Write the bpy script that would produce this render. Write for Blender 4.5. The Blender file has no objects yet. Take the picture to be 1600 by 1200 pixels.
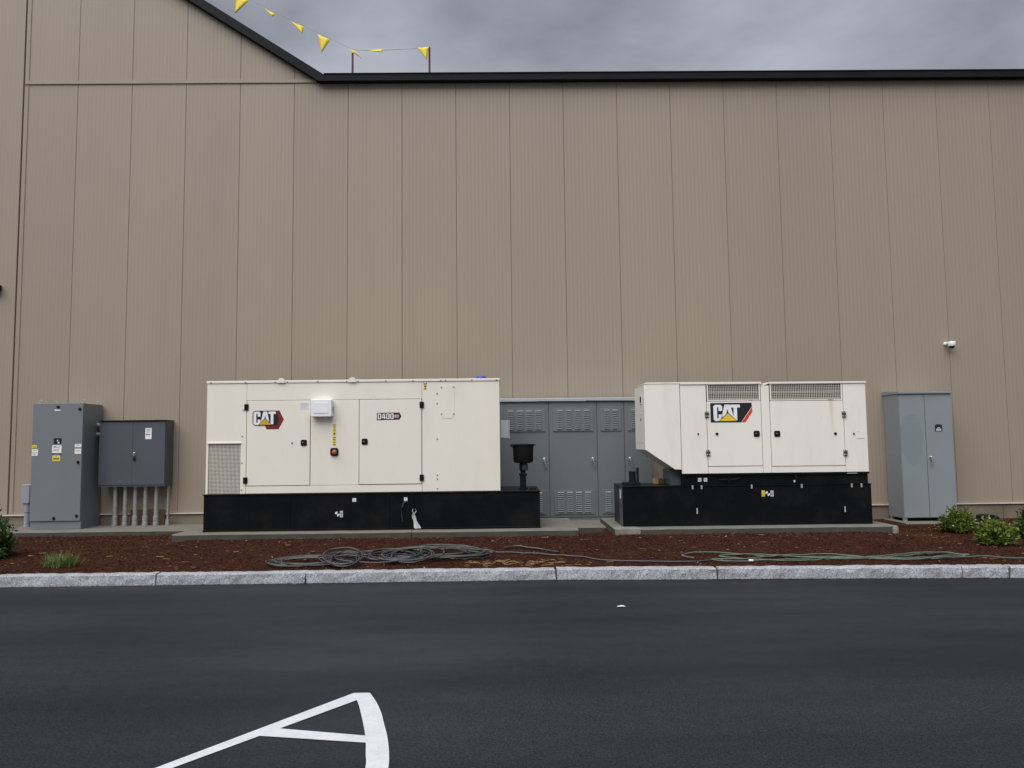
import bpy, bmesh, math, random
import numpy as np
from mathutils import Vector, Matrix, noise
R = math.radians
random.seed(7); rng = np.random.default_rng(7)
sc = bpy.context.scene
col = sc.collection

# ------------------------------------------------------------------ camera
pitch, yaw, roll = 0.0761, 0.0115, -0.0114
fwd = Vector((math.sin(yaw)*math.cos(pitch), math.cos(yaw)*math.cos(pitch), math.sin(pitch)))
rgt = Vector((math.cos(yaw), -math.sin(yaw), 0)); up = rgt.cross(fwd)
r2 = rgt*math.cos(roll) + up*math.sin(roll); u2 = up*math.cos(roll) - rgt*math.sin(roll)
cd = bpy.data.cameras.new('camera'); cam = bpy.data.objects.new('camera', cd); col.objects.link(cam)
cd.sensor_width = 36; cd.lens = 36*1202/1600; cd.clip_start = 0.05; cd.clip_end = 5000
m = Matrix((r2, u2, -fwd)).transposed().to_4x4(); m.translation = Vector((9.4168, -14.8281, 1.75))
cam.matrix_world = m
sc.camera = cam

# ------------------------------------------------------------------ sky, sun, exposure
SUN_EL, SUN_AZ = 58, 26            # elevation; degrees to the left behind the camera
w = bpy.data.worlds.new('World'); sc.world = w; w.use_nodes = True
nt = w.node_tree; N = nt.nodes; L = nt.links; N.clear()
out = N.new('ShaderNodeOutputWorld'); bg = N.new('ShaderNodeBackground'); bg.inputs[1].default_value = 0.1
sky = N.new('ShaderNodeTexSky'); sky.sky_type = 'NISHITA'; sky.sun_disc = False
sky.sun_elevation = R(SUN_EL); sky.sun_rotation = R(180+SUN_AZ)
tc = N.new('ShaderNodeTexCoord'); mp = N.new('ShaderNodeMapping'); mp.inputs['Scale'].default_value = (1.3, 1.3, 2.6)
n1 = N.new('ShaderNodeTexNoise'); n1.inputs['Scale'].default_value = 1.7; n1.inputs['Detail'].default_value = 7; n1.inputs['Roughness'].default_value = 0.52
n1.inputs['Distortion'].default_value = 0.4
cr = N.new('ShaderNodeValToRGB')
cr.color_ramp.elements[0].position = 0.38; cr.color_ramp.elements[0].color = (.86, .89, 1.00, 1)
cr.color_ramp.elements[1].position = 0.63; cr.color_ramp.elements[1].color = (1.85, 1.92, 2.12, 1)
mx = N.new('ShaderNodeMix'); mx.data_type = 'RGBA'; mx.inputs[0].default_value = 0.93
L.new(tc.outputs['Generated'], mp.inputs[0]); L.new(mp.outputs[0], n1.inputs['Vector']); L.new(n1.outputs['Fac'], cr.inputs[0])
L.new(sky.outputs[0], mx.inputs[6]); L.new(cr.outputs[0], mx.inputs[7]); L.new(mx.outputs[2], bg.inputs[0]); L.new(bg.outputs[0], out.inputs[0])
sd = bpy.data.lights.new('sun', 'SUN'); sd.energy = 1.5; sd.angle = R(65); sd.color = (1.0, 0.965, 0.92)
so = bpy.data.objects.new('sun', sd); col.objects.link(so)
a, e = R(SUN_AZ), R(SUN_EL)
so.rotation_euler = Vector((math.sin(a)*math.cos(e), math.cos(a)*math.cos(e), -math.sin(e))).to_track_quat('-Z', 'Y').to_euler()
so.location = (0, -20, 20)
sc.view_settings.view_transform = 'Standard'; sc.view_settings.look = 'None'
sc.view_settings.exposure = 1.3; sc.view_settings.gamma = 1.0; sc.view_settings.use_curve_mapping = False
sc.render.engine = 'CYCLES'

# ------------------------------------------------------------------ materials
M = {}
def mat(name, c, rough=.5, metal=0., var=.06, vs=2.5, bump=0., bs=150., spec=.5, dirt=None, ds=1.2, damt=.3, stretch=(1, 1, 1)):
    ma = bpy.data.materials.new(name); ma.use_nodes = True; t = ma.node_tree; n = t.nodes; l = t.links
    b = n['Principled BSDF']; b.inputs['Roughness'].default_value = rough; b.inputs['Metallic'].default_value = metal
    b.inputs['Specular IOR Level'].default_value = spec
    g = n.new('ShaderNodeNewGeometry'); mpn = n.new('ShaderNodeMapping'); mpn.inputs['Scale'].default_value = stretch
    l.new(g.outputs['Position'], mpn.inputs[0])
    nz = n.new('ShaderNodeTexNoise'); nz.inputs['Scale'].default_value = vs; nz.inputs['Detail'].default_value = 8; nz.inputs['Roughness'].default_value = .6
    l.new(mpn.outputs[0], nz.inputs['Vector'])
    rp = n.new('ShaderNodeValToRGB'); rp.color_ramp.elements[0].position = .3; rp.color_ramp.elements[1].position = .7
    rp.color_ramp.elements[0].color = tuple(x*(1-var) for x in c)+(1,); rp.color_ramp.elements[1].color = tuple(min(1, x*(1+var)) for x in c)+(1,)
    l.new(nz.outputs['Fac'], rp.inputs[0]); last = rp.outputs[0]
    if dirt:
        n2 = n.new('ShaderNodeTexNoise'); n2.inputs['Scale'].default_value = ds; n2.inputs['Detail'].default_value = 9; n2.inputs['Roughness'].default_value = .68
        l.new(mpn.outputs[0], n2.inputs['Vector'])
        r3 = n.new('ShaderNodeMapRange'); r3.inputs['From Min'].default_value = .5; r3.inputs['From Max'].default_value = .75; r3.inputs['To Max'].default_value = damt
        l.new(n2.outputs['Fac'], r3.inputs['Value'])
        x = n.new('ShaderNodeMix'); x.data_type = 'RGBA'; l.new(r3.outputs[0], x.inputs[0]); l.new(last, x.inputs[6]); x.inputs[7].default_value = tuple(dirt)+(1,)
        last = x.outputs[2]
    l.new(last, b.inputs['Base Color'])
    if bump:
        n4 = n.new('ShaderNodeTexNoise'); n4.inputs['Scale'].default_value = bs; n4.inputs['Detail'].default_value = 4
        l.new(g.outputs['Position'], n4.inputs['Vector'])
        bu = n.new('ShaderNodeBump'); bu.inputs['Strength'].default_value = bump; bu.inputs['Distance'].default_value = .01
        l.new(n4.outputs['Fac'], bu.inputs['Height']); l.new(bu.outputs[0], b.inputs['Normal'])
    ma['last'] = last.node.name
    M[name] = ma
    return ma
def overlay(ma, c, build):
    """lay a second colour over a material where build(nodes, links, position_output) is 1"""
    t = ma.node_tree; n = t.nodes; l = t.links; b = n['Principled BSDF']
    src = b.inputs['Base Color'].links[0].from_socket
    g = n.new('ShaderNodeNewGeometry')
    f = build(n, l, g.outputs['Position'])
    x = n.new('ShaderNodeMix'); x.data_type = 'RGBA'; l.new(f, x.inputs[0]); l.new(src, x.inputs[6]); x.inputs[7].default_value = tuple(c)+(1,)
    l.new(x.outputs[2], b.inputs['Base Color'])
def tone_by_object(ma, amt):
    """sheets from different batches differ a little in tone"""
    t = ma.node_tree; n = t.nodes; l = t.links; b = n['Principled BSDF']; src = b.inputs['Base Color'].links[0].from_socket
    oi = n.new('ShaderNodeObjectInfo'); mr = n.new('ShaderNodeMapRange'); mr.inputs['To Min'].default_value = 1-amt; mr.inputs['To Max'].default_value = 1+amt
    l.new(oi.outputs['Random'], mr.inputs[0]); x = n.new('ShaderNodeVectorMath'); x.operation = 'SCALE'; l.new(src, x.inputs[0]); l.new(mr.outputs[0], x.inputs['Scale']); l.new(x.outputs[0], b.inputs['Base Color'])
def rnd_mat(name, cols, rough=.7, trans=0.):
    """colour picked by the per-face value 'rnd'"""
    ma = bpy.data.materials.new(name); ma.use_nodes = True; t = ma.node_tree; n = t.nodes; l = t.links; b = n['Principled BSDF']
    b.inputs['Roughness'].default_value = rough; b.inputs['Specular IOR Level'].default_value = .1 if rough > .65 else .3
    at = n.new('ShaderNodeAttribute'); at.attribute_name = 'rnd'; rp = n.new('ShaderNodeValToRGB')
    els = rp.color_ramp.elements
    while len(els) < len(cols): els.new(.5)
    for i, (p, c) in enumerate(cols): els[i].position = p; els[i].color = tuple(c)+(1,)
    l.new(at.outputs['Fac'], rp.inputs[0]); l.new(rp.outputs[0], b.inputs['Base Color'])
    if trans:
        tr = n.new('ShaderNodeBsdfTranslucent'); l.new(rp.outputs[0], tr.inputs[0]); ms = n.new('ShaderNodeMixShader'); ms.inputs[0].default_value = trans
        l.new(b.outputs[0], ms.inputs[1]); l.new(tr.outputs[0], ms.inputs[2]); l.new(ms.outputs[0], n['Material Output'].inputs[0])
    M[name] = ma; return ma

mat('wall', (.308, .258, .200), .5, var=.035, vs=.7, stretch=(1, 1, .10), dirt=(.25, .20, .15), ds=2.2, damt=.22, bump=.06, bs=1.7)
tone_by_object(M['wall'], .018)
mat('wall_core', (.22, .18, .14), .9)
mat('wall_trim', (.305, .26, .205), .5)
mat('fascia', (.0085, .0105, .0125), .55, var=.15, spec=.12)
mat('foundation', (.20, .165, .125), .85, var=.12, vs=4, bump=.3, bs=60, dirt=(.10, .085, .065), damt=.5)
mat('flashing', (.62, .56, .50), .45)
mat('cream', (.80, .765, .685), .38, var=.025, vs=1.2, dirt=(.56, .51, .42), ds=2.2, damt=.20, stretch=(1.6, 1.6, .35), bump=.05, bs=2.2)
mat('white_cream', (.83, .805, .745), .38, var=.025, vs=1.2, dirt=(.54, .47, .37), ds=2.0, damt=.26, stretch=(1.6, 1.6, .35), bump=.05, bs=2.2)
mat('white_cream_rust', (.83, .805, .745), .38, var=.025, vs=1.2, dirt=(.54, .47, .37), ds=2.0, damt=.26, stretch=(1.6, 1.6, .35), bump=.05, bs=2.2)
mat('gasket', (.02, .02, .02), .8)
mat('black_tank', (.0045, .005, .006), .36, var=.25, vs=3, spec=.14, dirt=(.022, .021, .020), ds=1.8, damt=.55, bump=.03, bs=40)
mat('black_part', (.008, .008, .009), .45, var=.2, spec=.25)
mat('black_rubber', (.008, .008, .009), .7, spec=.2)
mat('hinge_grey', (.06, .065, .072), .5, var=.25, vs=60)
mat('steel', (.55, .56, .57), .35, metal=.8, var=.1, vs=20)
mat('bolt', (.40, .385, .36), .5, metal=.3)
mat('galvanised', (.40, .41, .40), .42, metal=.5, var=.18, vs=24, dirt=(.20, .20, .19), ds=14, damt=.5)
mat('cab_grey', (.165, .190, .205), .42, var=.04, vs=1.5, dirt=(.13, .15, .16), damt=.3)
mat('box_grey', (.075, .088, .106), .38, var=.05, vs=2)
mat('gear_grey', (.145, .166, .178), .45, var=.05, vs=1.5, dirt=(.11, .13, .14), damt=.35)
mat('gear_roof', (.36, .42, .46), .45, var=.08)
mat('cab_blue', (.235, .268, .290), .45, var=.04, vs=1.5)
mat('cab_blue_patch', (.235, .268, .290), .45, var=.04, vs=1.5)
mat('pvc', (.27, .29, .35), .5, var=.06)
mat('jbox', (.50, .54, .57), .4, var=.05)
mat('plastic_white', (.82, .83, .86), .35, var=.03)
mat('white_paint', (.80, .80, .80), .5)
mat('yellow_label', (.72, .60, .05), .5); mat('yellow_flag', (.78, .60, .03), .6, var=.08)
mat('label_grey', (.45, .47, .48), .5); mat('print_dark', (.06, .06, .07), .6); mat('purple', (.06, .045, .16), .5)
mat('pale_label', (.66, .68, .72), .5)
mat('logo_black', (.012, .013, .016), .35); mat('logo_red', (.22, .012, .018), .35); mat('logo_maroon', (.10, .012, .016), .4)
mat('logo_orange', (.62, .075, .025), .4); mat('logo_white', (.80, .81, .84), .4); mat('logo_gold', (.55, .36, .05), .35); mat('logo_yellow', (.80, .56, .03), .4)
mat('estop', (.42, .10, .02), .4); mat('blue_cap', (.01, .04, .42), .5)
mat('wood', (.46, .32, .18), .8, var=.2, vs=20); mat('wood_brown', (.13, .085, .05), .8, var=.2, vs=14, stretch=(1, 1, .2))
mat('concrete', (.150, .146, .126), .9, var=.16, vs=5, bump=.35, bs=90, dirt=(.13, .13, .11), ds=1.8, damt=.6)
mat('concrete_side_dirt_shade', (.058, .057, .050), .9, var=.2, vs=7, bump=.35, bs=90, dirt=(.045, .036, .03), ds=2.5, damt=.6)  # upright pad faces: soil splash and weaker light both put into the darker colour
mat('concrete_new', (.20, .195, .175), .9, var=.2, vs=9, bump=.4, bs=60)
mat('hose_grey', (.034, .036, .040), .32, var=.35, vs=12, spec=.55); mat('hose_green', (.095, .135, .108), .45, var=.25, vs=9)
mat('mauve_post', (.10, .028, .035), .6)
mat('cord', (.45, .45, .45), .7)
mat('tie', (.62, .63, .62), .3, var=.1)
mat('stem', (.09, .06, .035), .8)
mat('mortar', (.09, .08, .07), .95, var=.2, vs=14)
mat('paint_line', (.62, .635, .69), .6, var=.08, vs=6, dirt=(.25, .25, .27), ds=30, damt=.32, bump=.3, bs=120)
rnd_mat('leaf_light', [(0, (.030, .060, .014)), (.35, (.105, .150, .022)), (.75, (.185, .245, .042)), (.95, (.34, .40, .11)), (1, (.50, .52, .30))], .45, .25)
rnd_mat('leaf_dark', [(0, (.022, .045, .014)), (.5, (.050, .098, .026)), (.85, (.105, .18, .042)), (1, (.20, .28, .08))], .45, .25)
rnd_mat('grass_blade', [(0, (.07, .11, .025)), (.5, (.12, .19, .045)), (1, (.26, .30, .11))], .6, .25)
rnd_mat('mulch_chip', [(0, (.020, .0072, .0048)), (.45, (.052, .0185, .0105)), (.8, (.088, .033, .018)), (.93, (.13, .056, .028)), (.965, (.24, .16, .09)), (1, (.40, .31, .20))], .85)
rnd_mat('straw', [(0, (.15, .09, .04)), (1, (.40, .29, .15))], .8)

# granite kerb, asphalt, mulch ground
def granite():
    ma = mat('granite', (.36, .375, .405), .75, var=.2, vs=5)
    t = ma.node_tree; n = t.nodes; l = t.links; b = n['Principled BSDF']; src = b.inputs['Base Color'].links[0].from_socket
    g = n.new('ShaderNodeNewGeometry'); v = n.new('ShaderNodeTexNoise'); v.inputs['Scale'].default_value = 60; v.inputs['Detail'].default_value = 3; v.inputs['Roughness'].default_value = .8
    l.new(g.outputs['Position'], v.inputs['Vector'])
    rp = n.new('ShaderNodeValToRGB'); rp.color_ramp.elements[0].position = .36; rp.color_ramp.elements[0].color = (.42, .43, .46, 1)
    rp.color_ramp.elements[1].position = .60; rp.color_ramp.elements[1].color = (1.35, 1.35, 1.35, 1)
    l.new(v.outputs['Fac'], rp.inputs[0])
    x = n.new('ShaderNodeMix'); x.data_type = 'RGBA'; x.blend_type = 'MULTIPLY'; x.inputs[0].default_value = 1
    l.new(src, x.inputs[6]); l.new(rp.outputs[0], x.inputs[7]); l.new(x.outputs[2], b.inputs['Base Color'])
    bu = n.new('ShaderNodeBump'); bu.inputs['Strength'].default_value = .8; bu.inputs['Distance'].default_value = .012
    l.new(v.outputs['Fac'], bu.inputs['Height']); l.new(bu.outputs[0], b.inputs['Normal'])
granite()
def asphalt():
    ma = bpy.data.materials.new('asphalt'); ma.use_nodes = True; t = ma.node_tree; n = t.nodes; l = t.links; b = n['Principled BSDF']
    b.inputs['Specular IOR Level'].default_value = .22
    g = n.new('ShaderNodeNewGeometry')
    def nz(s, d, stretch=None, r=.6):
        k = n.new('ShaderNodeTexNoise'); k.inputs['Scale'].default_value = s; k.inputs['Detail'].default_value = d; k.inputs['Roughness'].default_value = r
        if stretch:
            q = n.new('ShaderNodeMapping'); q.inputs['Scale'].default_value = stretch; l.new(g.outputs['Position'], q.inputs[0]); l.new(q.outputs[0], k.inputs['Vector'])
        else: l.new(g.outputs['Position'], k.inputs['Vector'])
        return k.outputs['Fac']
    big = nz(.8, 6, (.22, 1.1, 1)); fine = nz(55, 4, None, .8); mid = nz(9, 6)
    r1 = n.new('ShaderNodeValToRGB'); r1.color_ramp.elements[0].position = .36; r1.color_ramp.elements[0].color = (.0095, .0120, .0170, 1)
    r1.color_ramp.elements[1].position = .64; r1.color_ramp.elements[1].color = (.0175, .0215, .0295, 1); l.new(big, r1.inputs[0])
    r2_ = n.new('ShaderNodeValToRGB'); r2_.color_ramp.elements[0].position = .38; r2_.color_ramp.elements[0].color = (.3, .3, .3, 1)
    r2_.color_ramp.elements[1].position = .66; r2_.color_ramp.elements[1].color = (2.2, 2.2, 2.2, 1); l.new(fine, r2_.inputs[0])
    x = n.new('ShaderNodeMix'); x.data_type = 'RGBA'; x.blend_type = 'MULTIPLY'; x.inputs[0].default_value = .8
    l.new(r1.outputs[0], x.inputs[6]); l.new(r2_.outputs[0], x.inputs[7])
    r3 = n.new('ShaderNodeValToRGB'); r3.color_ramp.elements[0].position = .25; r3.color_ramp.elements[0].color = (.78, .78, .78, 1)
    r3.color_ramp.elements[1].position = .75; r3.color_ramp.elements[1].color = (1.2, 1.2, 1.2, 1); l.new(mid, r3.inputs[0])
    y = n.new('ShaderNodeMix'); y.data_type = 'RGBA'; y.blend_type = 'MULTIPLY'; y.inputs[0].default_value = 1
    l.new(x.outputs[2], y.inputs[6]); l.new(r3.outputs[0], y.inputs[7]); l.new(y.outputs[2], b.inputs['Base Color'])
    damp = nz(.5, 6, (.30, .9, 1), .6)
    mr = n.new('ShaderNodeMapRange'); mr.inputs['From Min'].default_value = .34; mr.inputs['From Max'].default_value = .66; mr.inputs['To Min'].default_value = .42; mr.inputs['To Max'].default_value = .72; l.new(damp, mr.inputs[0]); l.new(mr.outputs[0], b.inputs['Roughness'])
    sp = n.new('ShaderNodeTexVoronoi'); sp.inputs['Scale'].default_value = 3.1; sp.inputs['Randomness'].default_value = 1; l.new(g.outputs['Position'], sp.inputs['Vector'])
    sm = n.new('ShaderNodeMapRange'); sm.inputs['From Min'].default_value = .05; sm.inputs['From Max'].default_value = .035; sm.inputs['To Max'].default_value = .7; l.new(sp.outputs['Distance'], sm.inputs[0])
    z_ = n.new('ShaderNodeMix'); z_.data_type = 'RGBA'; l.new(sm.outputs[0], z_.inputs[0]); l.new(y.outputs[2], z_.inputs[6]); z_.inputs[7].default_value = (.006, .006, .007, 1); l.new(z_.outputs[2], b.inputs['Base Color'])
    bu = n.new('ShaderNodeBump'); bu.inputs['Strength'].default_value = .7; bu.inputs['Distance'].default_value = .006
    l.new(fine, bu.inputs['Height']); l.new(bu.outputs[0], b.inputs['Normal'])
    M['asphalt'] = ma
asphalt()
mat('mulch', (.034, .0130, .0080), .95, var=.45, vs=26, spec=.08, bump=.9, bs=45, dirt=(.055, .024, .014), ds=3, damt=.6)
mat('far_ground', (.05, .05, .045), .95, var=.2, vs=.2)

def rust(n, l, pos):
    s = n.new('ShaderNodeSeparateXYZ'); l.new(pos, s.inputs[0])
    def mth(op, a, b=None):
        k = n.new('ShaderNodeMath'); k.operation = op
        for i, v in enumerate((a, b)):
            if v is None: continue
            if isinstance(v, (int, float)): k.inputs[i].default_value = v
            else: l.new(v, k.inputs[i])
        return k.outputs[0]
    nz = n.new('ShaderNodeTexNoise'); nz.inputs['Scale'].default_value = 7; nz.inputs['Detail'].default_value = 5; l.new(pos, nz.inputs['Vector'])
    xo = mth('ADD', s.outputs[0], mth('MULTIPLY', mth('SUBTRACT', nz.outputs['Fac'], .5), .06))
    d = mth('ABSOLUTE', mth('SUBTRACT', xo, 14.655))
    k = n.new('ShaderNodeMapRange'); k.inputs['From Min'].default_value = .045; k.inputs['From Max'].default_value = .004; k.inputs['To Max'].default_value = .42; l.new(d, k.inputs[0])
    v = n.new('ShaderNodeMapRange'); v.inputs['From Min'].default_value = 1.62; v.inputs['From Max'].default_value = 2.40; l.new(s.outputs[2], v.inputs[0])
    return mth('MULTIPLY', k.outputs[0], mth('POWER', v.outputs[0], 1.3))
overlay(M['white_cream_rust'], (.50, .30, .12), rust)
def patch(n, l, pos):
    nz = n.new('ShaderNodeTexNoise'); nz.inputs['Scale'].default_value = 4.0; nz.inputs['Detail'].default_value = 7; l.new(pos, nz.inputs['Vector'])
    v = n.new('ShaderNodeVectorMath'); v.operation = 'SUBTRACT'; l.new(pos, v.inputs[0]); v.inputs[1].default_value = (16.97, -.6, 1.72)
    sc_ = n.new('ShaderNodeVectorMath'); sc_.operation = 'MULTIPLY'; l.new(v.outputs[0], sc_.inputs[0]); sc_.inputs[1].default_value = (4.2, 0, 2.0)
    ln = n.new('ShaderNodeVectorMath'); ln.operation = 'LENGTH'; l.new(sc_.outputs[0], ln.inputs[0])
    ad = n.new('ShaderNodeMath'); ad.operation = 'MULTIPLY_ADD'; l.new(nz.outputs['Fac'], ad.inputs[0]); ad.inputs[1].default_value = 1.5; l.new(ln.outputs['Value'], ad.inputs[2])
    k = n.new('ShaderNodeMapRange'); k.inputs['From Min'].default_value = 1.72; k.inputs['From Max'].default_value = 1.54; k.inputs['To Max'].default_value = .6; l.new(ad.outputs[0], k.inputs[0])
    return k.outputs[0]
overlay(M['cab_blue_patch'], (.185, .225, .255), patch)

# ------------------------------------------------------------------ mesh helpers
W = {}      # world origin of every object
def origin(o): return W.get(o.name, Vector((0, 0, 0)))
class MB:
    def __init__(s): s.v = []; s.f = []; s.r = []
    def add(s, v, f):
        k = len(s.v); s.v += [tuple(p) for p in v]; s.f += [tuple(i+k for i in q) for q in f]; return s
    def box(s, x0, x1, y0, y1, z0, z1):
        return s.add([(x0,y0,z0),(x1,y0,z0),(x1,y1,z0),(x0,y1,z0),(x0,y0,z1),(x1,y0,z1),(x1,y1,z1),(x0,y1,z1)],
                     [(0,3,2,1),(4,5,6,7),(0,1,5,4),(1,2,6,5),(2,3,7,6),(3,0,4,7)])
    def prism(s, pts, y0, y1):
        """outline in x,z (counter-clockwise seen from the front), from y0 (front) to y1"""
        n = len(pts); v = [(x, y0, z) for x, z in pts]+[(x, y1, z) for x, z in pts]
        return s.add(v, [tuple(range(n)), tuple(range(2*n-1, n-1, -1))]+[(i, i+n, (i+1) % n+n, (i+1) % n) for i in range(n)])
    def lathe(s, c, prof, n=20, axis='z'):
        """prof: (radius, height) pairs along the axis from c"""
        v = []; f = []
        for r, h in prof:
            for k in range(n):
                t = 2*math.pi*k/n; a, b = r*math.cos(t), r*math.sin(t)
                v.append((c[0]+a, c[1]+b, c[2]+h) if axis == 'z' else (c[0]+a, c[1]-h, c[2]+b) if axis == 'y' else (c[0]+h, c[1]+a, c[2]+b))
        for i in range(len(prof)-1):
            for k in range(n): f.append((i*n+k, i*n+(k+1) % n, (i+1)*n+(k+1) % n, (i+1)*n+k))
        f.append(tuple(reversed(range(n)))); f.append(tuple(range((len(prof)-1)*n, len(prof)*n)))
        return s.add(v, f)
    def tube(s, pts, r, n=8):
        pts = [Vector(p) for p in pts]; v = []; f = []; m_ = len(pts)
        for i, p in enumerate(pts):
            t = (pts[min(i+1, m_-1)]-pts[max(i-1, 0)]).normalized()
            a = t.cross(Vector((0, 0, 1)))
            if a.length < .05: a = t.cross(Vector((1, 0, 0)))
            a.normalize(); b = a.cross(t); rr = r[i] if hasattr(r, '__len__') else r
            for k in range(n):
                th = 2*math.pi*k/n; v.append(p+a*rr*math.cos(th)+b*rr*math.sin(th))
        for i in range(m_-1):
            for k in range(n): f.append((i*n+k, i*n+(k+1) % n, (i+1)*n+(k+1) % n, (i+1)*n+k))
        f.append(tuple(reversed(range(n)))); f.append(tuple(range((m_-1)*n, m_*n)))
        return s.add(v, f)
    def mesh(s, name, material, c, bevel=0, smooth=False):
        me = bpy.data.meshes.new(name)
        me.from_pydata([(x-c[0], y-c[1], z-c[2]) for x, y, z in s.v], [], s.f)
        bm = bmesh.new(); bm.from_mesh(me)
        bmesh.ops.recalc_face_normals(bm, faces=bm.faces)
        if bevel: bmesh.ops.bevel(bm, geom=bm.edges[:], offset=bevel, segments=2, affect='EDGES', profile=.5, clamp_overlap=True)
        bm.to_mesh(me); bm.free()
        me.materials.append(M[material])
        if smooth:
            me.polygons.foreach_set('use_smooth', [True]*len(me.polygons))
            try: me.set_sharp_from_angle(angle=R(40))
            except Exception: pass
        return me
    def build(s, name, material, parent=None, bevel=0, smooth=False):
        a = np.array(s.v); c = Vector(((a[:, 0].min()+a[:, 0].max())/2, (a[:, 1].min()+a[:, 1].max())/2, a[:, 2].min()))
        me = s.mesh(name, material, c, bevel, smooth)
        return place(name, me, c, parent)
def place(name, me, c, parent=None):
    o = bpy.data.objects.new(name, me); col.objects.link(o); c = Vector(c)
    if parent is not None: o.parent = parent; o.location = c-origin(parent)
    else: o.location = c
    W[o.name] = c
    return o
def thing(name, loc, label, cat, group=None):
    o = bpy.data.objects.new(name, None); o.empty_display_size = .2; col.objects.link(o); o.location = loc; W[o.name] = Vector(loc)
    return tag(o, label, cat, group)
def tag(o, label, cat, group=None):
    o['label'] = label; o['category'] = cat
    if group: o['group'] = group
    return o
def struct(o): o['kind'] = 'structure'; return o
def stuff(o): o['kind'] = 'stuff'; return o
def box(name, material, parent, x0, x1, y0, y1, z0, z1, bevel=0): return MB().box(x0, x1, y0, y1, z0, z1).build(name, material, parent, bevel)
def faces_mesh(name, V, F, rnd, material, parent=None):
    me = bpy.data.meshes.new(name); me.from_pydata(V, [], F); a_ = me.attributes.new('rnd', 'FLOAT', 'FACE'); a_.data.foreach_set('value', rnd)
    me.materials.append(M[material]); me.update()
    return me
def decal(name, parent, x0, x1, z0, z1, yf, material, marks=(), mm='print_dark'):
    """printed label on a front face at y = yf; marks are u0,u1,v0,v1 inside the label"""
    o = box(name, material, parent, x0, x1, yf-.0025, yf+.002, z0, z1)
    if marks:
        b = MB()
        for u0, u1, v0, v1 in marks: b.box(x0+(x1-x0)*u0, x0+(x1-x0)*u1, yf-.0042, yf-.0030, z0+(z1-z0)*v0, z0+(z1-z0)*v1)
        stuff(b.build('print', mm, o))
    return o
LINES = [(.12, .85, .80, .88), (.12, .7, .62, .68), (.12, .88, .48, .54), (.12, .6, .34, .40), (.12, .8, .18, .24)]

# ------------------------------------------------------------------ ground, road, kerb, bed, pads
def kerb_y(x): return -4.87 if x < 10 else -4.87-.05*(x-10)
g = MB().add([(-900,-900,-.02),(900,-900,-.02),(900,900,-.02),(-900,900,-.02)], [(0,1,2,3)]); struct(g.build('ground', 'far_ground'))
road = MB(); xs = [-40, -10, 10, 25, 60]
road.add([(x, -45, 0) for x in xs]+[(x, kerb_y(x)+.05, 0) for x in xs], [(i, i+1, i+6, i+5) for i in range(4)])
road = struct(road.build('asphalt_road', 'asphalt'))

def strip(pts_l, pts_r, z=.004):
    b = MB(); n = len(pts_l)
    b.add([(x, y, z) for x, y in pts_l]+[(x, y, z) for x, y in pts_r], [(i, i+1, n+i+1, n+i) for i in range(n-1)]); return b
# painted arrow-like island corner: a diagonal line, a curved edge line and a short bar between them
def smooth(p, n=5):
    q = []
    for i in range(len(p)-1):
        a, b, c, d = p[max(0, i-1)], p[i], p[i+1], p[min(len(p)-1, i+2)]
        for k in range(n):
            t = k/n; q.append(tuple(.5*(2*b[e]+(c[e]-a[e])*t+(2*a[e]-5*b[e]+4*c[e]-d[e])*t*t+(3*b[e]-a[e]-3*c[e]+d[e])*t**3) for e in (0, 1)))
    return q+[p[-1]]
diag = strip([(6.25,-12.03),(7.503,-10.458),(8.342,-9.243)], [(6.345,-12.04),(7.598,-10.461),(8.392,-9.395)])
arc_o = smooth([(8.455,-9.245),(8.535,-9.45),(8.598,-9.65),(8.645,-9.84),(8.690,-10.02),(8.724,-10.18),(8.752,-10.34),(8.773,-10.507),(8.80,-10.9),(8.81,-11.5),(8.80,-12.2)])
arc_i = smooth([(8.392,-9.395),(8.430,-9.52),(8.468,-9.66),(8.505,-9.80),(8.545,-9.96),(8.583,-10.13),(8.617,-10.32),(8.648,-10.502),(8.672,-10.9),(8.682,-11.5),(8.672,-12.2)])
arc = strip([(8.342,-9.243)]+arc_o, [(8.392,-9.395)]+arc_i)
bar = strip([(7.925,-10.022),(8.588,-10.155)], [(8.012,-9.905),(8.566,-10.045)])
line = MB()
for s_ in (diag, arc, bar): line.add(s_.v, s_.f)
line.build('painted_line', 'paint_line', road)

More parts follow.
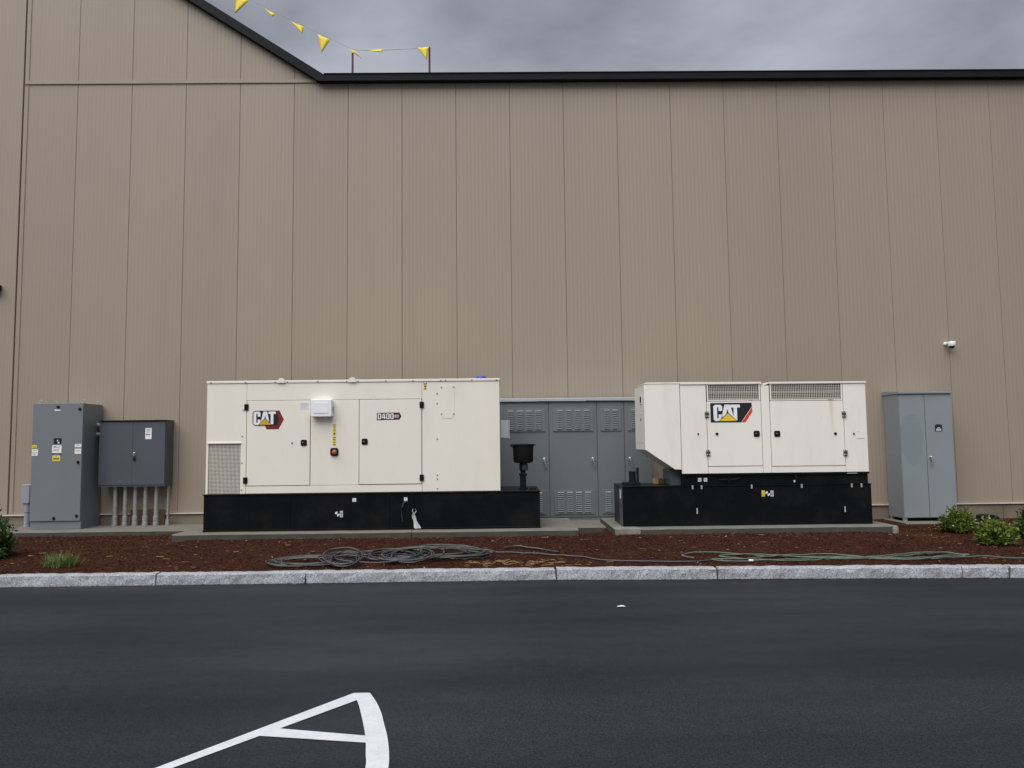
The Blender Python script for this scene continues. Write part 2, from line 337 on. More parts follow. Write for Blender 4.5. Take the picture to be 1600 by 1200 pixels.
KJ = [-12.5, -9.6, -6.4, -3.6, -1.3, .95, 3.02, 4.99, 6.88, 10.07, 12.10, 15.12, 15.70, 18.6, 21.2, 24.4, 27.0]
kerb = MB()
for i in range(len(KJ)-1):
    x0, x1 = KJ[i], KJ[i+1]
    kerb.add([(x0, kerb_y(x0)+.015, -.2), (x1, kerb_y(x1)+.015, -.2), (x1, kerb_y(x1)+.145, -.2), (x0, kerb_y(x0)+.145, -.2),
              (x0, kerb_y(x0)+.015, .113), (x1, kerb_y(x1)+.015, .113), (x1, kerb_y(x1)+.145, .113), (x0, kerb_y(x0)+.145, .113)],
             [(0,3,2,1),(4,5,6,7),(0,1,5,4),(2,3,7,6)])
kerb = struct(kerb.build('kerb', 'mortar'))
for i in range(len(KJ)-1):
    gap0, gap1 = random.uniform(.006, .016), random.uniform(.006, .016)
    x0, x1 = KJ[i]+gap0, KJ[i+1]-gap1; n = max(4, int((x1-x0)/.03)); V = []; F = []
    prof = [(.002, -.15), (.0, .02), (.0, .075), (.004, .124), (.016, .136), (.150, .139), (.155, .02)]
    sk = random.uniform(-.02, .02); dz = random.uniform(-.004, .004)
    for k in range(n+1):
        x = x0+(x1-x0)*k/n
        for j, (dy, z) in enumerate(prof):
            q = noise.noise((x*9, z*14+i*3, j*.7)); q2 = noise.noise((x*2.2, i*7, z*5))
            V.append((x+(sk*(z/.15) if k in (0, n) else 0), kerb_y(x)+dy+(.010*q+.012*q2+.006*noise.noise((x*23, z*30, i)) if j < 5 else 0), z+dz+(.008*q if j in (3, 4, 5) else 0)))
    p = len(prof)
    for k in range(n):
        for j in range(p-1): F.append((k*p+j, (k+1)*p+j, (k+1)*p+j+1, k*p+j+1))
    F += [tuple(range(p)), tuple(range(n*p+p-1, n*p-1, -1))]
    b = MB(); b.add(V, F); b.build('kerb_stone', 'granite', kerb)

def bed_h(x, y):
    t = (y-kerb_y(x)-.15)
    mid = max(0, min(1, (x-3.6)/1.0))*max(0, min(1, (16.2-x)/1.0))
    s = max(0, min(1, t/1.75)); s = s*s*(3-2*s)
    hi = .200+.120*mid*(1-.75*math.exp(-((x-10.83)/.22)**4))
    return .134+(hi-.134)*s+.012*noise.noise((x*1.6, y*1.6, 0))*min(1, t*3+.1)+.010*noise.noise((x*7, y*7, 3))*min(1, t*4+.1)
bx = np.concatenate([np.arange(-12, -1, .5), np.arange(-1, 20, .07), np.arange(20, 27, .5)]); nb = 76
V = []; F = []
for x in bx:
    y0 = kerb_y(x)+.14
    for j in range(nb):
        y = y0+(0.02-y0)*j/(nb-1); V.append((x, y, bed_h(x, y)))
for i in range(len(bx)-1):
    for j in range(nb-1): F.append((i*nb+j, (i+1)*nb+j, (i+1)*nb+j+1, i*nb+j+1))
bed = MB(); bed.add(V, F); bed = struct(bed.build('planting_bed', 'mulch', None, smooth=True))

def slab(x0, x1, y0, y1, top, material='concrete', bot=.0, chip=.02):
    b = MB(); n = int((x1-x0)/.12)+1; V = []; F = []
    prof = [(y0, bot), (y0, top-.014), (y0+.014, top), (y1, top), (y1, bot)]
    for k in range(n+1):
        x = x0+(x1-x0)*k/n
        for j, (y, z) in enumerate(prof):
            q = noise.noise((x*3, y*2, z*9)); V.append((x, y+(q*.007 if j < 3 else 0), z+(q*.004 if j in (1, 2) else 0)))
    for k in range(n):
        for j in range(4): F.append((k*5+j, (k+1)*5+j, (k+1)*5+j+1, k*5+j+1))
    F += [(0, 1, 2, 3, 4), tuple(range(n*5+4, n*5-1, -1))]
    b.add(V, F); o = struct(b.build('concrete_pad', material)); o.data.materials.append(M['concrete_side_dirt_shade'])
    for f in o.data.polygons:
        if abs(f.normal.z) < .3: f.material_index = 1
    return o
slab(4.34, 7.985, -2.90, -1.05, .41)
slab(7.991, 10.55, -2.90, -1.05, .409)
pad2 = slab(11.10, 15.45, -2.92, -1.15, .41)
b = MB(); b.lathe((15.43, -2.90, .30), [(.0, -.1), (.05, -.05), (.055, .06), (.045, .098), (.02, .1115)], 10)
b.build('chipped_corner', 'concrete_new', pad2)
box('repair_patch', 'concrete_new', pad2, 11.11, 11.50, -2.928, -2.60, .31, .4125, .006)
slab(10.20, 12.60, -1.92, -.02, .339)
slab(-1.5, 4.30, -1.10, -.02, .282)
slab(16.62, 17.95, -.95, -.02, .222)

# mulch chips: shredded bark lying on the bed, too many to count
def chips(n, xr, yr, smin, smax, ramp=None):
    V = []; F = []; rv = []
    xs_ = rng.uniform(*xr, n); us = rng.uniform(0, 1, n)
    for x, u in zip(xs_, us):
        y0 = kerb_y(x)+.15; y = y0+(yr-y0)*u
        if 4.3 < x < 10.6 and y > -2.92: continue
        if 11.0 < x < 15.5 and y > -2.94: continue
        if x < 4.32 and y > -1.12: continue
        if 16.6 < x < 18 and y > -.97: continue
        l = random.uniform(smin, smax); wd = l*random.uniform(.14, .42); th = random.uniform(0, math.pi); tl = random.uniform(-.45, .45); rl = random.uniform(-.7, .7)
        z = bed_h(x, y)+random.uniform(.001, .012)
        d = Vector((math.cos(th)*math.cos(tl), math.sin(th)*math.cos(tl), math.sin(tl)))*l/2
        s = Vector((-math.sin(th)*math.cos(rl), math.cos(th)*math.cos(rl), math.sin(rl)))*wd/2
        c = Vector((x, y, z+abs(d.z)*.7)); k = len(V)
        V += [c-d-s*.6, c+d*.9-s, c+d+s*.7, c-d*.9+s, c+Vector((0, 0, wd*.35))]
        F += [(k, k+1, k+4), (k+1, k+2, k+4), (k+2, k+3, k+4), (k+3, k, k+4)]
        r_ = min(1, max(0, random.random()+.32*noise.noise((x*1.1, y*1.6, 8))+.2*noise.noise((x*4, y*4, 2)))); r_ = r_*.93 if random.random() > .011 else random.uniform(.94, 1)
        rv += [r_]*4
    return [tuple(p) for p in V], F, rv
V, F, rv = chips(95000, (-2, 20.5), -.05, .013, .045)
me = faces_mesh('mulch_chips', V, F, rv, 'mulch_chip'); o = place('mulch_chips', me, (0, 0, 0)); stuff(o); tag(o, 'red brown shredded bark mulch covering the planting bed behind the kerb', 'mulch')
# crumbs washed over the kerb onto the asphalt
V = []; F = []; rv = []
for i in range(1500):
    x = random.uniform(-1, 20) if random.random() < .6 else random.choice([random.gauss(9.8, .5), random.gauss(13.9, .6), random.gauss(15.2, .25), random.gauss(12.6, .3)])
    y = kerb_y(x)-abs(random.gauss(0, .045))-.004; l = random.uniform(.008, .035); th = random.uniform(0, math.pi); k = len(V)
    d = Vector((math.cos(th), math.sin(th), 0))*l/2; s = Vector((-d.y, d.x, 0))*.4; c = Vector((x, y, .004))
    V += [tuple(c-d), tuple(c-s), tuple(c+d), tuple(c+s), tuple(c+Vector((0, 0, .006)))]; F += [(k, k+1, k+4), (k+1, k+2, k+4), (k+2, k+3, k+4), (k+3, k, k+4)]; rv += [random.random()*.985]*4
me = faces_mesh('bark_crumbs', V, F, rv, 'mulch_chip'); o = place('bark_crumbs', me, (0, 0, 0)); stuff(o); tag(o, 'loose bark crumbs scattered on asphalt along the kerb foot', 'bark')
# straw on the bed
V = []; F = []; rv = []
for i in range(150):
    x = random.gauss(9.7, .40) if i < 80 else random.uniform(0, 18); y = random.gauss(-4.50, .10) if i < 80 else random.uniform(-4.7, -3.0)
    if y < kerb_y(x)+.17: y = kerb_y(x)+.2
    l = random.uniform(.04, .13) if i < 80 else random.uniform(.03, .1); th = random.gauss(0, .6); c = Vector((x, y, bed_h(x, y)+.022)); d = Vector((math.cos(th), math.sin(th), random.uniform(-.1, .1)))*l/2
    s = Vector((0, .0016, .0016)); k = len(V); V += [tuple(c-d-s), tuple(c+d-s), tuple(c+d+s), tuple(c-d+s)]; F.append((k, k+1, k+2, k+3)); rv.append(random.random())
me = faces_mesh('straw', V, F, rv, 'straw'); o = place('straw', me, (0, 0, 0)); stuff(o); tag(o, 'dry yellow straw stalks lying on the mulch by the kerb', 'straw')

# ------------------------------------------------------------------ building
S = 1.0668
bld = thing('building', (9, 0, 0), 'beige ribbed metal clad warehouse wall with black roof edge', 'building')
def rake_w(x): return 8.925+(5.84-x)*.649
core = MB().prism([(-10.6, -.3), (30, -.3), (30, 8.93), (5.85, 8.93), (-2.2, 14.15), (-10.6, 8.7)], .045, 24)
core.build('wall_core', 'wall_core', bld)
def panel(x0, x1, zb, ztop):
    """sheet with 14 shallow ribs, returned edges left and right"""
    g = .0029; n = 14; pw = (x1-x0-2*g)/n; pr = [(x0+g, .045), (x0+g, .004), (x0+g+.006, .0)]
    for k in range(n):
        a_ = x0+g+k*pw
        if k: pr += [(a_-.022, 0), (a_-.008, .0019), (a_+.008, .0019), (a_+.022, 0)]
    pr += [(x1-g-.006, 0), (x1-g, .004), (x1-g, .045)]
    b = MB(); m_ = len(pr); b.add([(x, y, zb) for x, y in pr]+[(x, y, ztop(x)) for x, y in pr], [(i, i+1, m_+i+1, m_+i) for i in range(m_-1)])
    return b
flat = {}
for i in range(-9, 28):
    x0, x1 = i*S, (i+1)*S
    if i < -1 or i > 5 and False: pass
    if i < 0:
        panel(x0, x1-(.012 if i == -1 else 0), .5, lambda x: min(rake_w(x), rake_w(-2.2)-(-2.2-x)*.649)).build('wall_panel', 'wall', bld)
    elif i <= 5:
        panel(x0+(.012 if i == 0 else 0), x1, .5, lambda x: 8.915).build('wall_panel', 'wall', bld)
        if i < 5: panel(x0+(.012 if i == 0 else 0), x1, 9.0, rake_w).build('wall_panel', 'wall', bld)
        elif i == 5: panel(x0, 5.80, 8.99, rake_w).build('wall_panel', 'wall', bld)
    else:
        if 'me' not in flat:
            pb = panel(6*S, 7*S, .5, lambda x: 8.92); flat['me'] = pb.mesh('wall_panel', 'wall', (6.5*S, .02, .5))
        place('wall_panel', flat['me'], (x0+S/2, .02, .5), bld)
box('expansion_trim', 'wall_trim', bld, .085, .10, -.012, -.001, .5, 12.6)
tb = MB().box(.03, 5.78, -.022, -.001, 8.922, 8.992).build('trim_band', 'wall_trim', bld)
box('base_flashing', 'flashing', bld, -9.6, 29.8, -.035, .044, .474, .496)
for k, (xa, xb) in enumerate([(-9.6, -6.03), (-6.02, -2.43), (-2.42, 1.17), (1.18, 4.77), (4.78, 8.37), (8.38, 11.97), (11.98, 15.57), (15.58, 19.00), (19.01, 22.6), (22.61, 26.2), (26.21, 29.8)]):
    box('foundation_block', 'foundation', bld, xa, xb, .004, .04, -.1, .473)
# roof edge: flat run on the right, rake rising to the left
fas = MB().prism([(5.84, 8.90), (30.0, 8.90), (30.0, 9.030), (5.937, 9.030)], -.15, .6)
fas.build('fascia', 'fascia', bld)
MB().prism([(5.84, 8.90), (5.937, 9.030), (-2.2, 9.030+(5.937+2.2)*.649), (-2.2, 8.90+(5.84+2.2)*.649)], -.15, .6).build('fascia', 'fascia', bld)
MB().prism([(-2.2, 8.90+8.04*.649), (-2.2, 9.030+8.137*.649), (-10.7, 9.030-.363*.649), (-10.7, 8.90-.46*.649)], -.15, .6).build('fascia', 'fascia', bld)
MB().box(5.95, 30, -.166, .6, 9.0305, 9.044).build('drip_edge', 'fascia', bld)
MB().box(5.87, 30, -.160, -.1505, 8.892, 8.915).build('drip_edge', 'fascia', bld)
box('roof', 'far_ground', bld, 5.96, 30, .6, 24, 8.94, 9.02)

# security camera on the wall
s = thing('security_camera', (18.10, 0, 3.46), 'small white dome security camera high on the wall above the blue grey cabinet', 'camera')
b = MB(); b.lathe((18.05, -.0, 3.575), [(.036, 0), (.036, .03), (.030, .036)], 16, 'y'); b.build('wall_mount', 'plastic_white', s, smooth=True)
b = MB(); b.tube([(18.05, -.03, 3.575), (18.06, -.10, 3.58), (18.10, -.13, 3.575)], .022); b.build('arm', 'plastic_white', s, smooth=True)
b = MB(); b.lathe((18.11, -.13, 3.515), [(.060, 0), (.068, .012), (.068, .080), (.060, .092), (.03, .096)], 22); b.build('body', 'plastic_white', s, smooth=True)
b = MB(); b.lathe((18.11, -.13, 3.515), [(.01, -.045), (.030, -.039), (.044, -.020), (.050, 0)], 18); b.build('dome', 'black_part', s, smooth=True)
s = thing('wall_light', (-.36, 0, 4.78), 'dark wall light fixture cut off at the left picture edge', 'wall light')
box('housing', 'black_part', s, -.47, -.275, -.16, -.0, 4.79, 4.90, .012); box('lens', 'label_grey', s, -.45, -.29, -.15, -.02, 4.775, 4.789)

# ------------------------------------------------------------------ lettering
def ring(b, outer, inner, y0, y1):
    n = len(outer)
    for i in range(n):
        j = (i+1) % n; b.prism([outer[i], outer[j], inner[j], inner[i]], y0, y1)
def oct_(x0, x1, z0, z1, cx, cz): return [(x0+cx, z0), (x1-cx, z0), (x1, z0+cz), (x1, z1-cz), (x1-cx, z1), (x0+cx, z1), (x0, z1-cz), (x0, z0+cz)]
def glyph(ch, x0, x1, z0, z1, y0, y1, st=.34):
    b = MB(); w_ = x1-x0; h = z1-z0; t = w_*st; c = w_*.2; X = lambda u: x0+w_*u; Z = lambda v: z0+h*v
    if ch == 'C' or ch == 'G':
        o_ = [(X(.2), z0), (X(.8), z0), (x1, Z(.09)), (x1, Z(.40)), (x1-t, Z(.40)), (x1-t, Z(.16)), (x0+t, Z(.16)), (x0+t, Z(.84)), (x1-t, Z(.84)), (x1-t, Z(.62)), (x1, Z(.62)), (x1, Z(.91)), (X(.8), z1), (X(.2), z1), (x0, Z(.91)), (x0, Z(.09))]
        b.prism(o_, y0, y1)
        if ch == 'G': b.box(X(.5), x1-t*.0, y0, y1, Z(.401), Z(.54))
    elif ch == 'A':
        b.prism([(X(0), z0), (X(.27), z0), (X(.345), Z(.2)), (X(.655), Z(.2)), (X(.73), z0), (X(1), z0), (X(.70), z1), (X(.5), z1), (X(.5), Z(.74)), (X(.60), Z(.40)), (X(.40), Z(.40)), (X(.4995), Z(.74)), (X(.4995), z1), (X(.30), z1)], y0, y1)
    elif ch == 'T':
        b.prism([(X(.31), z0), (X(.69), z0), (X(.69), Z(.81)), (x1, Z(.81)), (x1, z1), (x0, z1), (x0, Z(.81)), (X(.31), Z(.81))], y0, y1)
    elif ch in 'D0':
        cl = .0001 if ch == 'D' else w_*.22
        o_ = [(x0+cl, z0), (x1-w_*.22, z0), (x1, z0+h*.1), (x1, z1-h*.1), (x1-w_*.22, z1), (x0+cl, z1), (x0, z1-cl), (x0, z0+cl)]
        ti = h*.17; i_ = [(x0+t+.0001, z0+ti), (x1-t-.0001, z0+ti), (x1-t, z0+ti+.0001), (x1-t, z1-ti-.0001), (x1-t-.0001, z1-ti), (x0+t+.0001, z1-ti), (x0+t, z1-ti-.0001), (x0+t, z0+ti+.0001)]
        ring(b, o_, i_, y0, y1)
    elif ch == '4':
        b.box(X(.55), X(.85), y0, y1, z0, z1); b.box(X(0), X(.5499), y0, y1, Z(.2), Z(.36)); b.box(X(.8501), X(1), y0, y1, Z(.2), Z(.36))
        b.prism([(X(0), Z(.3601)), (X(.27), Z(.3601)), (X(.5499), Z(.86)), (X(.5499), z1), (X(.40), z1)], y0, y1)
    return b

# ------------------------------------------------------------------ generator one (the long one)
GY = -2.6
g1 = thing('generator', (7.34, -1.95, .41), 'long cream generator with perforated vent and white box on its front', 'generator', 'diesel generators by the wall')
box('inner_frame', 'gasket', g1, 4.74, 9.335, GY+.018, -1.34, .99, 2.72)
CB = .005
lp = MB().box(4.722, 5.347, GY, GY+.03, 1.80, 2.733).box(4.722, 4.756, GY, GY+.03, .998, 1.7995).box(5.262, 5.347, GY, GY+.03, .998, 1.7995)
left_panel = lp.build('side_panel', 'cream', g1)
box('vent_ledge', 'cream', left_panel, 4.745, 5.275, GY-.018, GY-.001, 1.785, 1.801, .003)
tp = box('top_panel', 'cream', g1, 5.351, 8.121, GY, GY+.03, 2.464, 2.733, .003)
d1 = box('door', 'cream', g1, 5.357, 6.354, GY-.006, GY+.024, 1.119, 2.457, CB)
mp_ = box('centre_panel', 'cream', g1, 6.363, 7.124, GY, GY+.03, 1.115, 2.460, .003)
d2 = box('door', 'cream', g1, 7.133, 8.115, GY-.006, GY+.024, 1.122, 2.456, CB)
box('bottom_panel', 'cream', g1, 5.351, 8.121, GY, GY+.03, .998, 1.111, .003)
rp_ = box('side_panel', 'cream', g1, 8.125, 9.355, GY, GY+.03, .998, 2.733, .003)
box('end_panel', 'cream', g1, 4.722, 4.739, GY+.031, -1.32, .998, 2.733); box('end_panel', 'cream', g1, 9.336, 9.355, GY+.031, -1.32, .998, 2.733); box('back_panel', 'cream', g1, 4.74, 9.335, -1.339, -1.32, .998, 2.733)
roof = box('roof', 'cream', g1, 4.712, 9.362, GY-.012, -1.31, 2.737, 2.778, .006)
# roof bolts
bm_ = MB().lathe((0, 0, 0), [(.013, 0), (.013, .006), (.007, .009)], 8, 'y').mesh('bolt', 'bolt', (0, 0, 0))
for x in (4.78, 5.33, 5.80, 5.99, 6.47, 6.93, 7.11, 7.55, 7.98, 8.42, 8.50, 8.92, 9.31): place('bolt', bm_, (x, GY-.0125, 2.755), roof)
for x in (5.895, 7.022):
    b = MB(); b.prism([(x-.055, 2.737), (x+.055, 2.737), (x+.055, 2.778), (x+.036, 2.804), (x+.015, 2.815), (x-.015, 2.815), (x-.036, 2.804), (x-.055, 2.778)], GY-.028, GY-.0135)
    b.build('lifting_lug', 'cream', g1)
b = MB(); b.lathe((9.06, -2.35, 2.778), [(.085, 0), (.085, .03), (.07, .05), (.0, .056)], 20); b.build('fill_cap', 'blue_cap', g1, smooth=True)
# perforated vent
def perforated(x0, x1, z0, z1, y, pitch=.0205, hole=.0090):
    b = MB(); nx = int((x1-x0)/pitch); nz = int((z1-z0)/pitch); px = (x1-x0)/nx; pz = (z1-z0)/nz
    V = []; F = []
    for i in range(nx):
        for j in range(nz):
            cx = x0+(i+.5)*px; cz = z0+(j+.5)*pz; k = len(V)
            sq = [(-.5, -.5), (0, -.5), (.5, -.5), (.5, 0), (.5, .5), (0, .5), (-.5, .5), (-.5, 0)]
            for u, v in sq: V.append((cx+u*px, y, cz+v*pz))
            for u, v in sq:
                d = math.hypot(u, v); V.append((cx+u/d*hole, y, cz+v/d*hole))
            for q in range(8): F.append((k+q, k+(q+1) % 8, k+8+(q+1) % 8, k+8+q))
    b.add(V, F); return b
vent = perforated(4.757, 5.261, 1.0, 1.798, GY+.012).build('perforated_vent', 'cream', g1); stuff(vent)
# hinges, latches
def hinge(x, z, parent, m_='black_part', wd=.068, ht=.098, y=GY):
    h = box('hinge', m_, parent, x-wd/2, x+wd/2, y-.022, y-.0065, z-ht/2, z+ht/2, .005)
    b = MB(); b.lathe((x, y-.024, z-ht*.46), [(.009, 0), (.009, ht*.92)], 8); b.build('pin', m_, h)
    return h
def latch(x, z, parent, y, sz=.096):
    h = MB().prism(oct_(x-sz/2, x+sz/2, z-sz/2, z+sz/2, .014, .014), y-.012, y-.0005).build('latch', 'black_part', parent, .003)
    b = MB(); b.prism(oct_(x-sz*.27, x+sz*.27, z-sz*.25, z+sz*.25, .006, .006), y-.020, y-.0125); b.build('paddle', 'black_rubber', h)
    b = MB(); b.lathe((x-sz*.13, y-.0205, z+.004), [(.008, 0), (.008, .003)], 10, 'y'); b.build('key_cylinder', 'steel', h)
    return h
hinge(5.349, 2.358, d1); hinge(5.347, 1.205, d1); hinge(8.120, 2.366, d2); hinge(8.118, 1.216, d2)
latch(6.259, 1.786, d1, GY-.006); latch(7.218, 1.793, d2, GY-.006)
b = MB(); b.lathe((6.073, GY-.0062, 1.787), [(.018, 0), (.018, .006), (.010, .012)], 10, 'y'); b.build('door_stud', 'bolt', d1)
for z in (2.315, 1.90, 1.48, 1.06): place('screw', bm_, (5.285 if z < 2 else 5.30, GY-.0002, z), left_panel)
for z in (2.546, 2.389, 1.826, 1.256, 1.196, 1.046): place('screw', bm_, (8.362, GY-.0002, z), rp_)
# access plate on the right panel
ap = MB().prism([(8.416, 2.215), (8.445, 2.165), (8.485, 2.148), (8.575, 2.148), (8.612, 2.165), (8.640, 2.215), (8.640, 2.668), (8.416, 2.668)], GY-.004, GY-.0002).build('access_plate', 'cream', rp_)
for x, z in ((8.432, 2.645), (8.625, 2.648), (8.432, 2.222), (8.625, 2.222)): place('screw', bm_, (x, GY-.0043, z), ap)
decal('warning_label', rp_, 8.151, 8.200, 2.690, 2.745, GY, 'purple', [(.2, .8, .3, .7)], 'logo_white')
decal('warning_label', rp_, 8.151, 8.200, 2.603, 2.687, GY, 'yellow_label', [(.2, .8, .55, .8), (.3, .7, .12, .35)])
decal('paper_label', d1, 6.195, 6.330, 2.318, 2.425, GY-.006, 'pale_label', [(.1, .9, .76, .84), (.1, .9, .55, .60), (.1, .8, .30, .36)], 'label_grey')
decal('warning_strip', mp_, 6.712, 6.764, 1.738, 2.072, GY, 'yellow_label', [(.1, .9, .96, .99), (.3, .7, .86, .90), (.4, .6, .75, .80), (.15, .85, .69, .715), (.3, .7, .50, .60), (.15, .85, .36, .40), (.2, .8, .26, .30), (.15, .85, .14, .17), (.1, .9, .02, .05)])
es = MB().prism(oct_(6.678, 6.802, 1.575, 1.700, .022, .022), GY-.022, GY-.0005).build('emergency_stop', 'black_part', mp_, .003)
b = MB(); b.lathe((6.748, GY-.0225, 1.632), [(.02, 0), (.02, .015), (.038, .017), (.038, .03), (.030, .038), (.0, .041)], 18, 'y'); b.build('stop_button', 'estop', es, smooth=True)
# white document / intake cover box
cv = MB().prism(oct_(6.388, 6.716, 2.190, 2.462, .012, .012), GY-.13, GY-.0005).build('cover_box', 'plastic_white', mp_, .012)
MB().box(6.44, 6.665, GY-.136, GY-.1302, 2.245, 2.415).build('lid_panel', 'plastic_white', cv, .002)
for x in (6.455, 6.63): box('clip', 'label_grey', cv, x-.012, x+.012, GY-.115, GY-.09, 2.172, 2.1895)
box('clip', 'bolt', cv, 6.717, 6.733, GY-.05, GY-.03, 2.29, 2.35)
# badge of the first generator: rounded black plate, red hexagon behind, white letters, gold triangle
U = .488/482
def LX(u): return 5.446+(u-150)*U
def LZ(v): return 2.299-(v-118)*U
yb = GY-.006
bd = MB().prism([(LX(x), LZ(y)) for x, y in [(372, 408), (343, 352), (343, 300), (520, 300), (515, 118), (566, 116), (637, 258), (556, 408)]], yb-.002, yb+.001).build('badge', 'logo_black', d1)
MB().prism([(LX(x), LZ(y)) for x, y in [(380, 399), (352, 352), (530, 352), (568, 256), (520, 136), (556, 124), (628, 258), (551, 399)]], yb-.0034, yb-.0022).build('hexagon', 'logo_red', bd)
pl = [(150, 160), (152, 310), (165, 335), (190, 349), (522, 349), (560, 256), (515, 118), (190, 118), (163, 130)]
MB().prism([(LX(x), LZ(y)) for x, y in pl], yb-.0048, yb-.0036).build('plate', 'logo_black', bd)
glyph('C', LX(166), LX(275), LZ(338), LZ(132), yb-.0062, yb-.005, .40).build('letter', 'logo_white', bd)
glyph('A', LX(272), LX(422), LZ(338), LZ(132), yb-.0062, yb-.005).build('letter', 'logo_white', bd)
glyph('T', LX(398), LX(512), LZ(330), LZ(132), yb-.0072, yb-.0063, .4).build('letter', 'logo_white', bd)
MB().prism([(LX(232), LZ(349)), (LX(464), LZ(349)), (LX(347), LZ(230))], yb-.0084, yb-.0074).build('triangle_border', 'logo_black', bd)
MB().prism([(LX(252), LZ(338)), (LX(445), LZ(338)), (LX(347), LZ(243))], yb-.0096, yb-.0086).build('triangle', 'logo_gold', bd)
# model badge D400 GC
U2 = .386/605
def DX(u): return 7.409+(u-145)*U2
def DZ(v): return 2.247-(v-245)*U2
bd = MB().prism([(DX(x), DZ(y)) for x, y in [(145, 430), (145, 248), (705, 242), (755, 336), (705, 420), (560, 424)]], yb-.002, yb+.001).build('model_badge', 'logo_black', d2)
MB().prism([(DX(x), DZ(y)) for x, y in [(566, 412), (566, 252), (698, 252), (742, 336), (698, 410)]], yb-.0034, yb-.0022).build('arrow_field', 'logo_maroon', bd)
for ch, u0, u1 in (('D', 168, 255), ('4', 266, 360), ('0', 372, 460), ('0', 474, 562)):
    glyph(ch, DX(u0), DX(u1), DZ(405), DZ(265), yb-.0050, yb-.0036, .33).build('letter', 'logo_white', bd)
for ch, u0, u1 in (('G', 582, 628), ('C', 640, 688)): glyph(ch, DX(u0), DX(u1), DZ(370), DZ(300), yb-.0050, yb-.0036, .33).build('letter', 'pale_label', bd)
# base tank
bt = MB().box(4.708, 9.976, GY-.028, -1.30, .41, .972).build('base_tank', 'black_tank', g1, .004)
box('rim', 'black_tank', bt, 4.700, 9.984, GY-.042, -1.29, .9725, .992, .003)
box('foot_rail', 'black_tank', bt, 4.702, 9.982, GY-.040, GY-.0285, .412, .440, .002)
for x in (6.05, 7.593, 7.975): box('seam_strip', 'black_tank', bt, x-.018, x+.018, GY-.036, GY-.0285, .4405, .970, .002)
for x in (8.2, 8.55, 8.8, 9.15): box('stitch_weld', 'black_part', bt, x, x+.13, GY-.034, GY-.0285, .945, .958)
yt = GY-.0285
decal('white_label', bt, 7.032, 7.092, .850, .910, yt, 'pale_label', [(.1, .9, .05, .12)]); decal('white_label', bt, 7.84, 7.895, .853, .912, yt, 'pale_label', [(.1, .9, .05, .12)])
def target(x, z, parent, y):
    t_ = MB(); pts = [(x+.038*math.cos(a_), z+.038*math.sin(a_)) for a_ in np.linspace(0, 2*math.pi, 20, endpoint=False)]
    t_.prism(pts, y-.002, y+.001); t_ = t_.build('lift_point_mark', 'logo_black', parent)
    for a0 in (.5*math.pi, 1.5*math.pi):
        q = [(x, z)]+[(x+.0375*math.cos(a0+k*math.pi/10), z+.0375*math.sin(a0+k*math.pi/10)) for k in range(6)]
        MB().prism(q, y-.0034, y-.0022).build('white_quadrant', 'logo_white', t_)
target(6.797, .668, bt, yt); decal('white_label', bt, 6.838, 6.885, .615, .715, yt, 'label_grey', [(.2, .8, .3, .36), (.2, .8, .6, .7)])
b = MB(); b.tube([(7.862, yt-.004, .845), (7.835, yt-.022, .82), (7.815, yt-.026, .76), (7.805, yt-.026, .66), (7.815, yt-.024, .575), (7.83, yt-.02, .53)], .010, 8); b.build('drain_hose', 'hose_grey', bt, smooth=True)
# fill neck with spill bucket on the tank end
fn = MB(); fn.lathe((9.727, -2.10, .992), [(.085, 0), (.085, .012), (.050, .014), (.050, .215), (.068, .217), (.068, .250), (.040, .252), (.040, .285), (.055, .30), (.060, .33), (.060, .405), (.045, .42)], 20)
fn = fn.build('fill_neck', 'black_part', g1, smooth=True)
b = MB(); b.lathe((9.735, -2.10, 1.425), [(.10, -.012), (.150, 0), (.163, .02), (.170, .275), (.186, .276), (.188, .292), (.150, .302), (.0, .306)], 28); b.build('spill_bucket', 'black_rubber', fn, smooth=True)
b = MB(); b.tube([(9.585, -2.10, 1.70), (9.545, -2.12, 1.725), (9.528, -2.12, 1.712), (9.545, -2.12, 1.69), (9.572, -2.11, 1.665)], .011); b.tube([(9.90, -2.10, 1.712), (9.94, -2.12, 1.706)], .012); b.build('bucket_handle', 'black_part', fn, smooth=True)
b = MB(); b.lathe((9.745, -2.10, 1.29), [(.055, 0), (.066, .02), (.066, .10), (.052, .12)], 18); b.build('adapter', 'hinge_grey', fn, smooth=True)
b = MB(); b.lathe((9.885, -2.2, .992), [(.05, 0), (.05, .018), (.04, .024)], 16); b.build('vent_cap', 'black_part', g1, smooth=True)
jb = box('junction_box', 'jbox', g1, 9.362, 9.500, -2.16, -1.9, 1.825, 2.115, .010)
box('box_cover', 'jbox', jb, 9.501, 9.514, -2.17, -1.89, 1.812, 2.128, .004)
for z in (1.84, 1.90, 1.97, 2.04, 2.10): box('cover_screw', 'bolt', jb, 9.5145, 9.522, -2.165, -2.145, z-.008, z+.008)
for z in np.arange(1.08, 2.72, .2): box('edge_bolt', 'bolt', g1, 9.3555, 9.363, -2.54, -2.52, z-.009, z+.009)
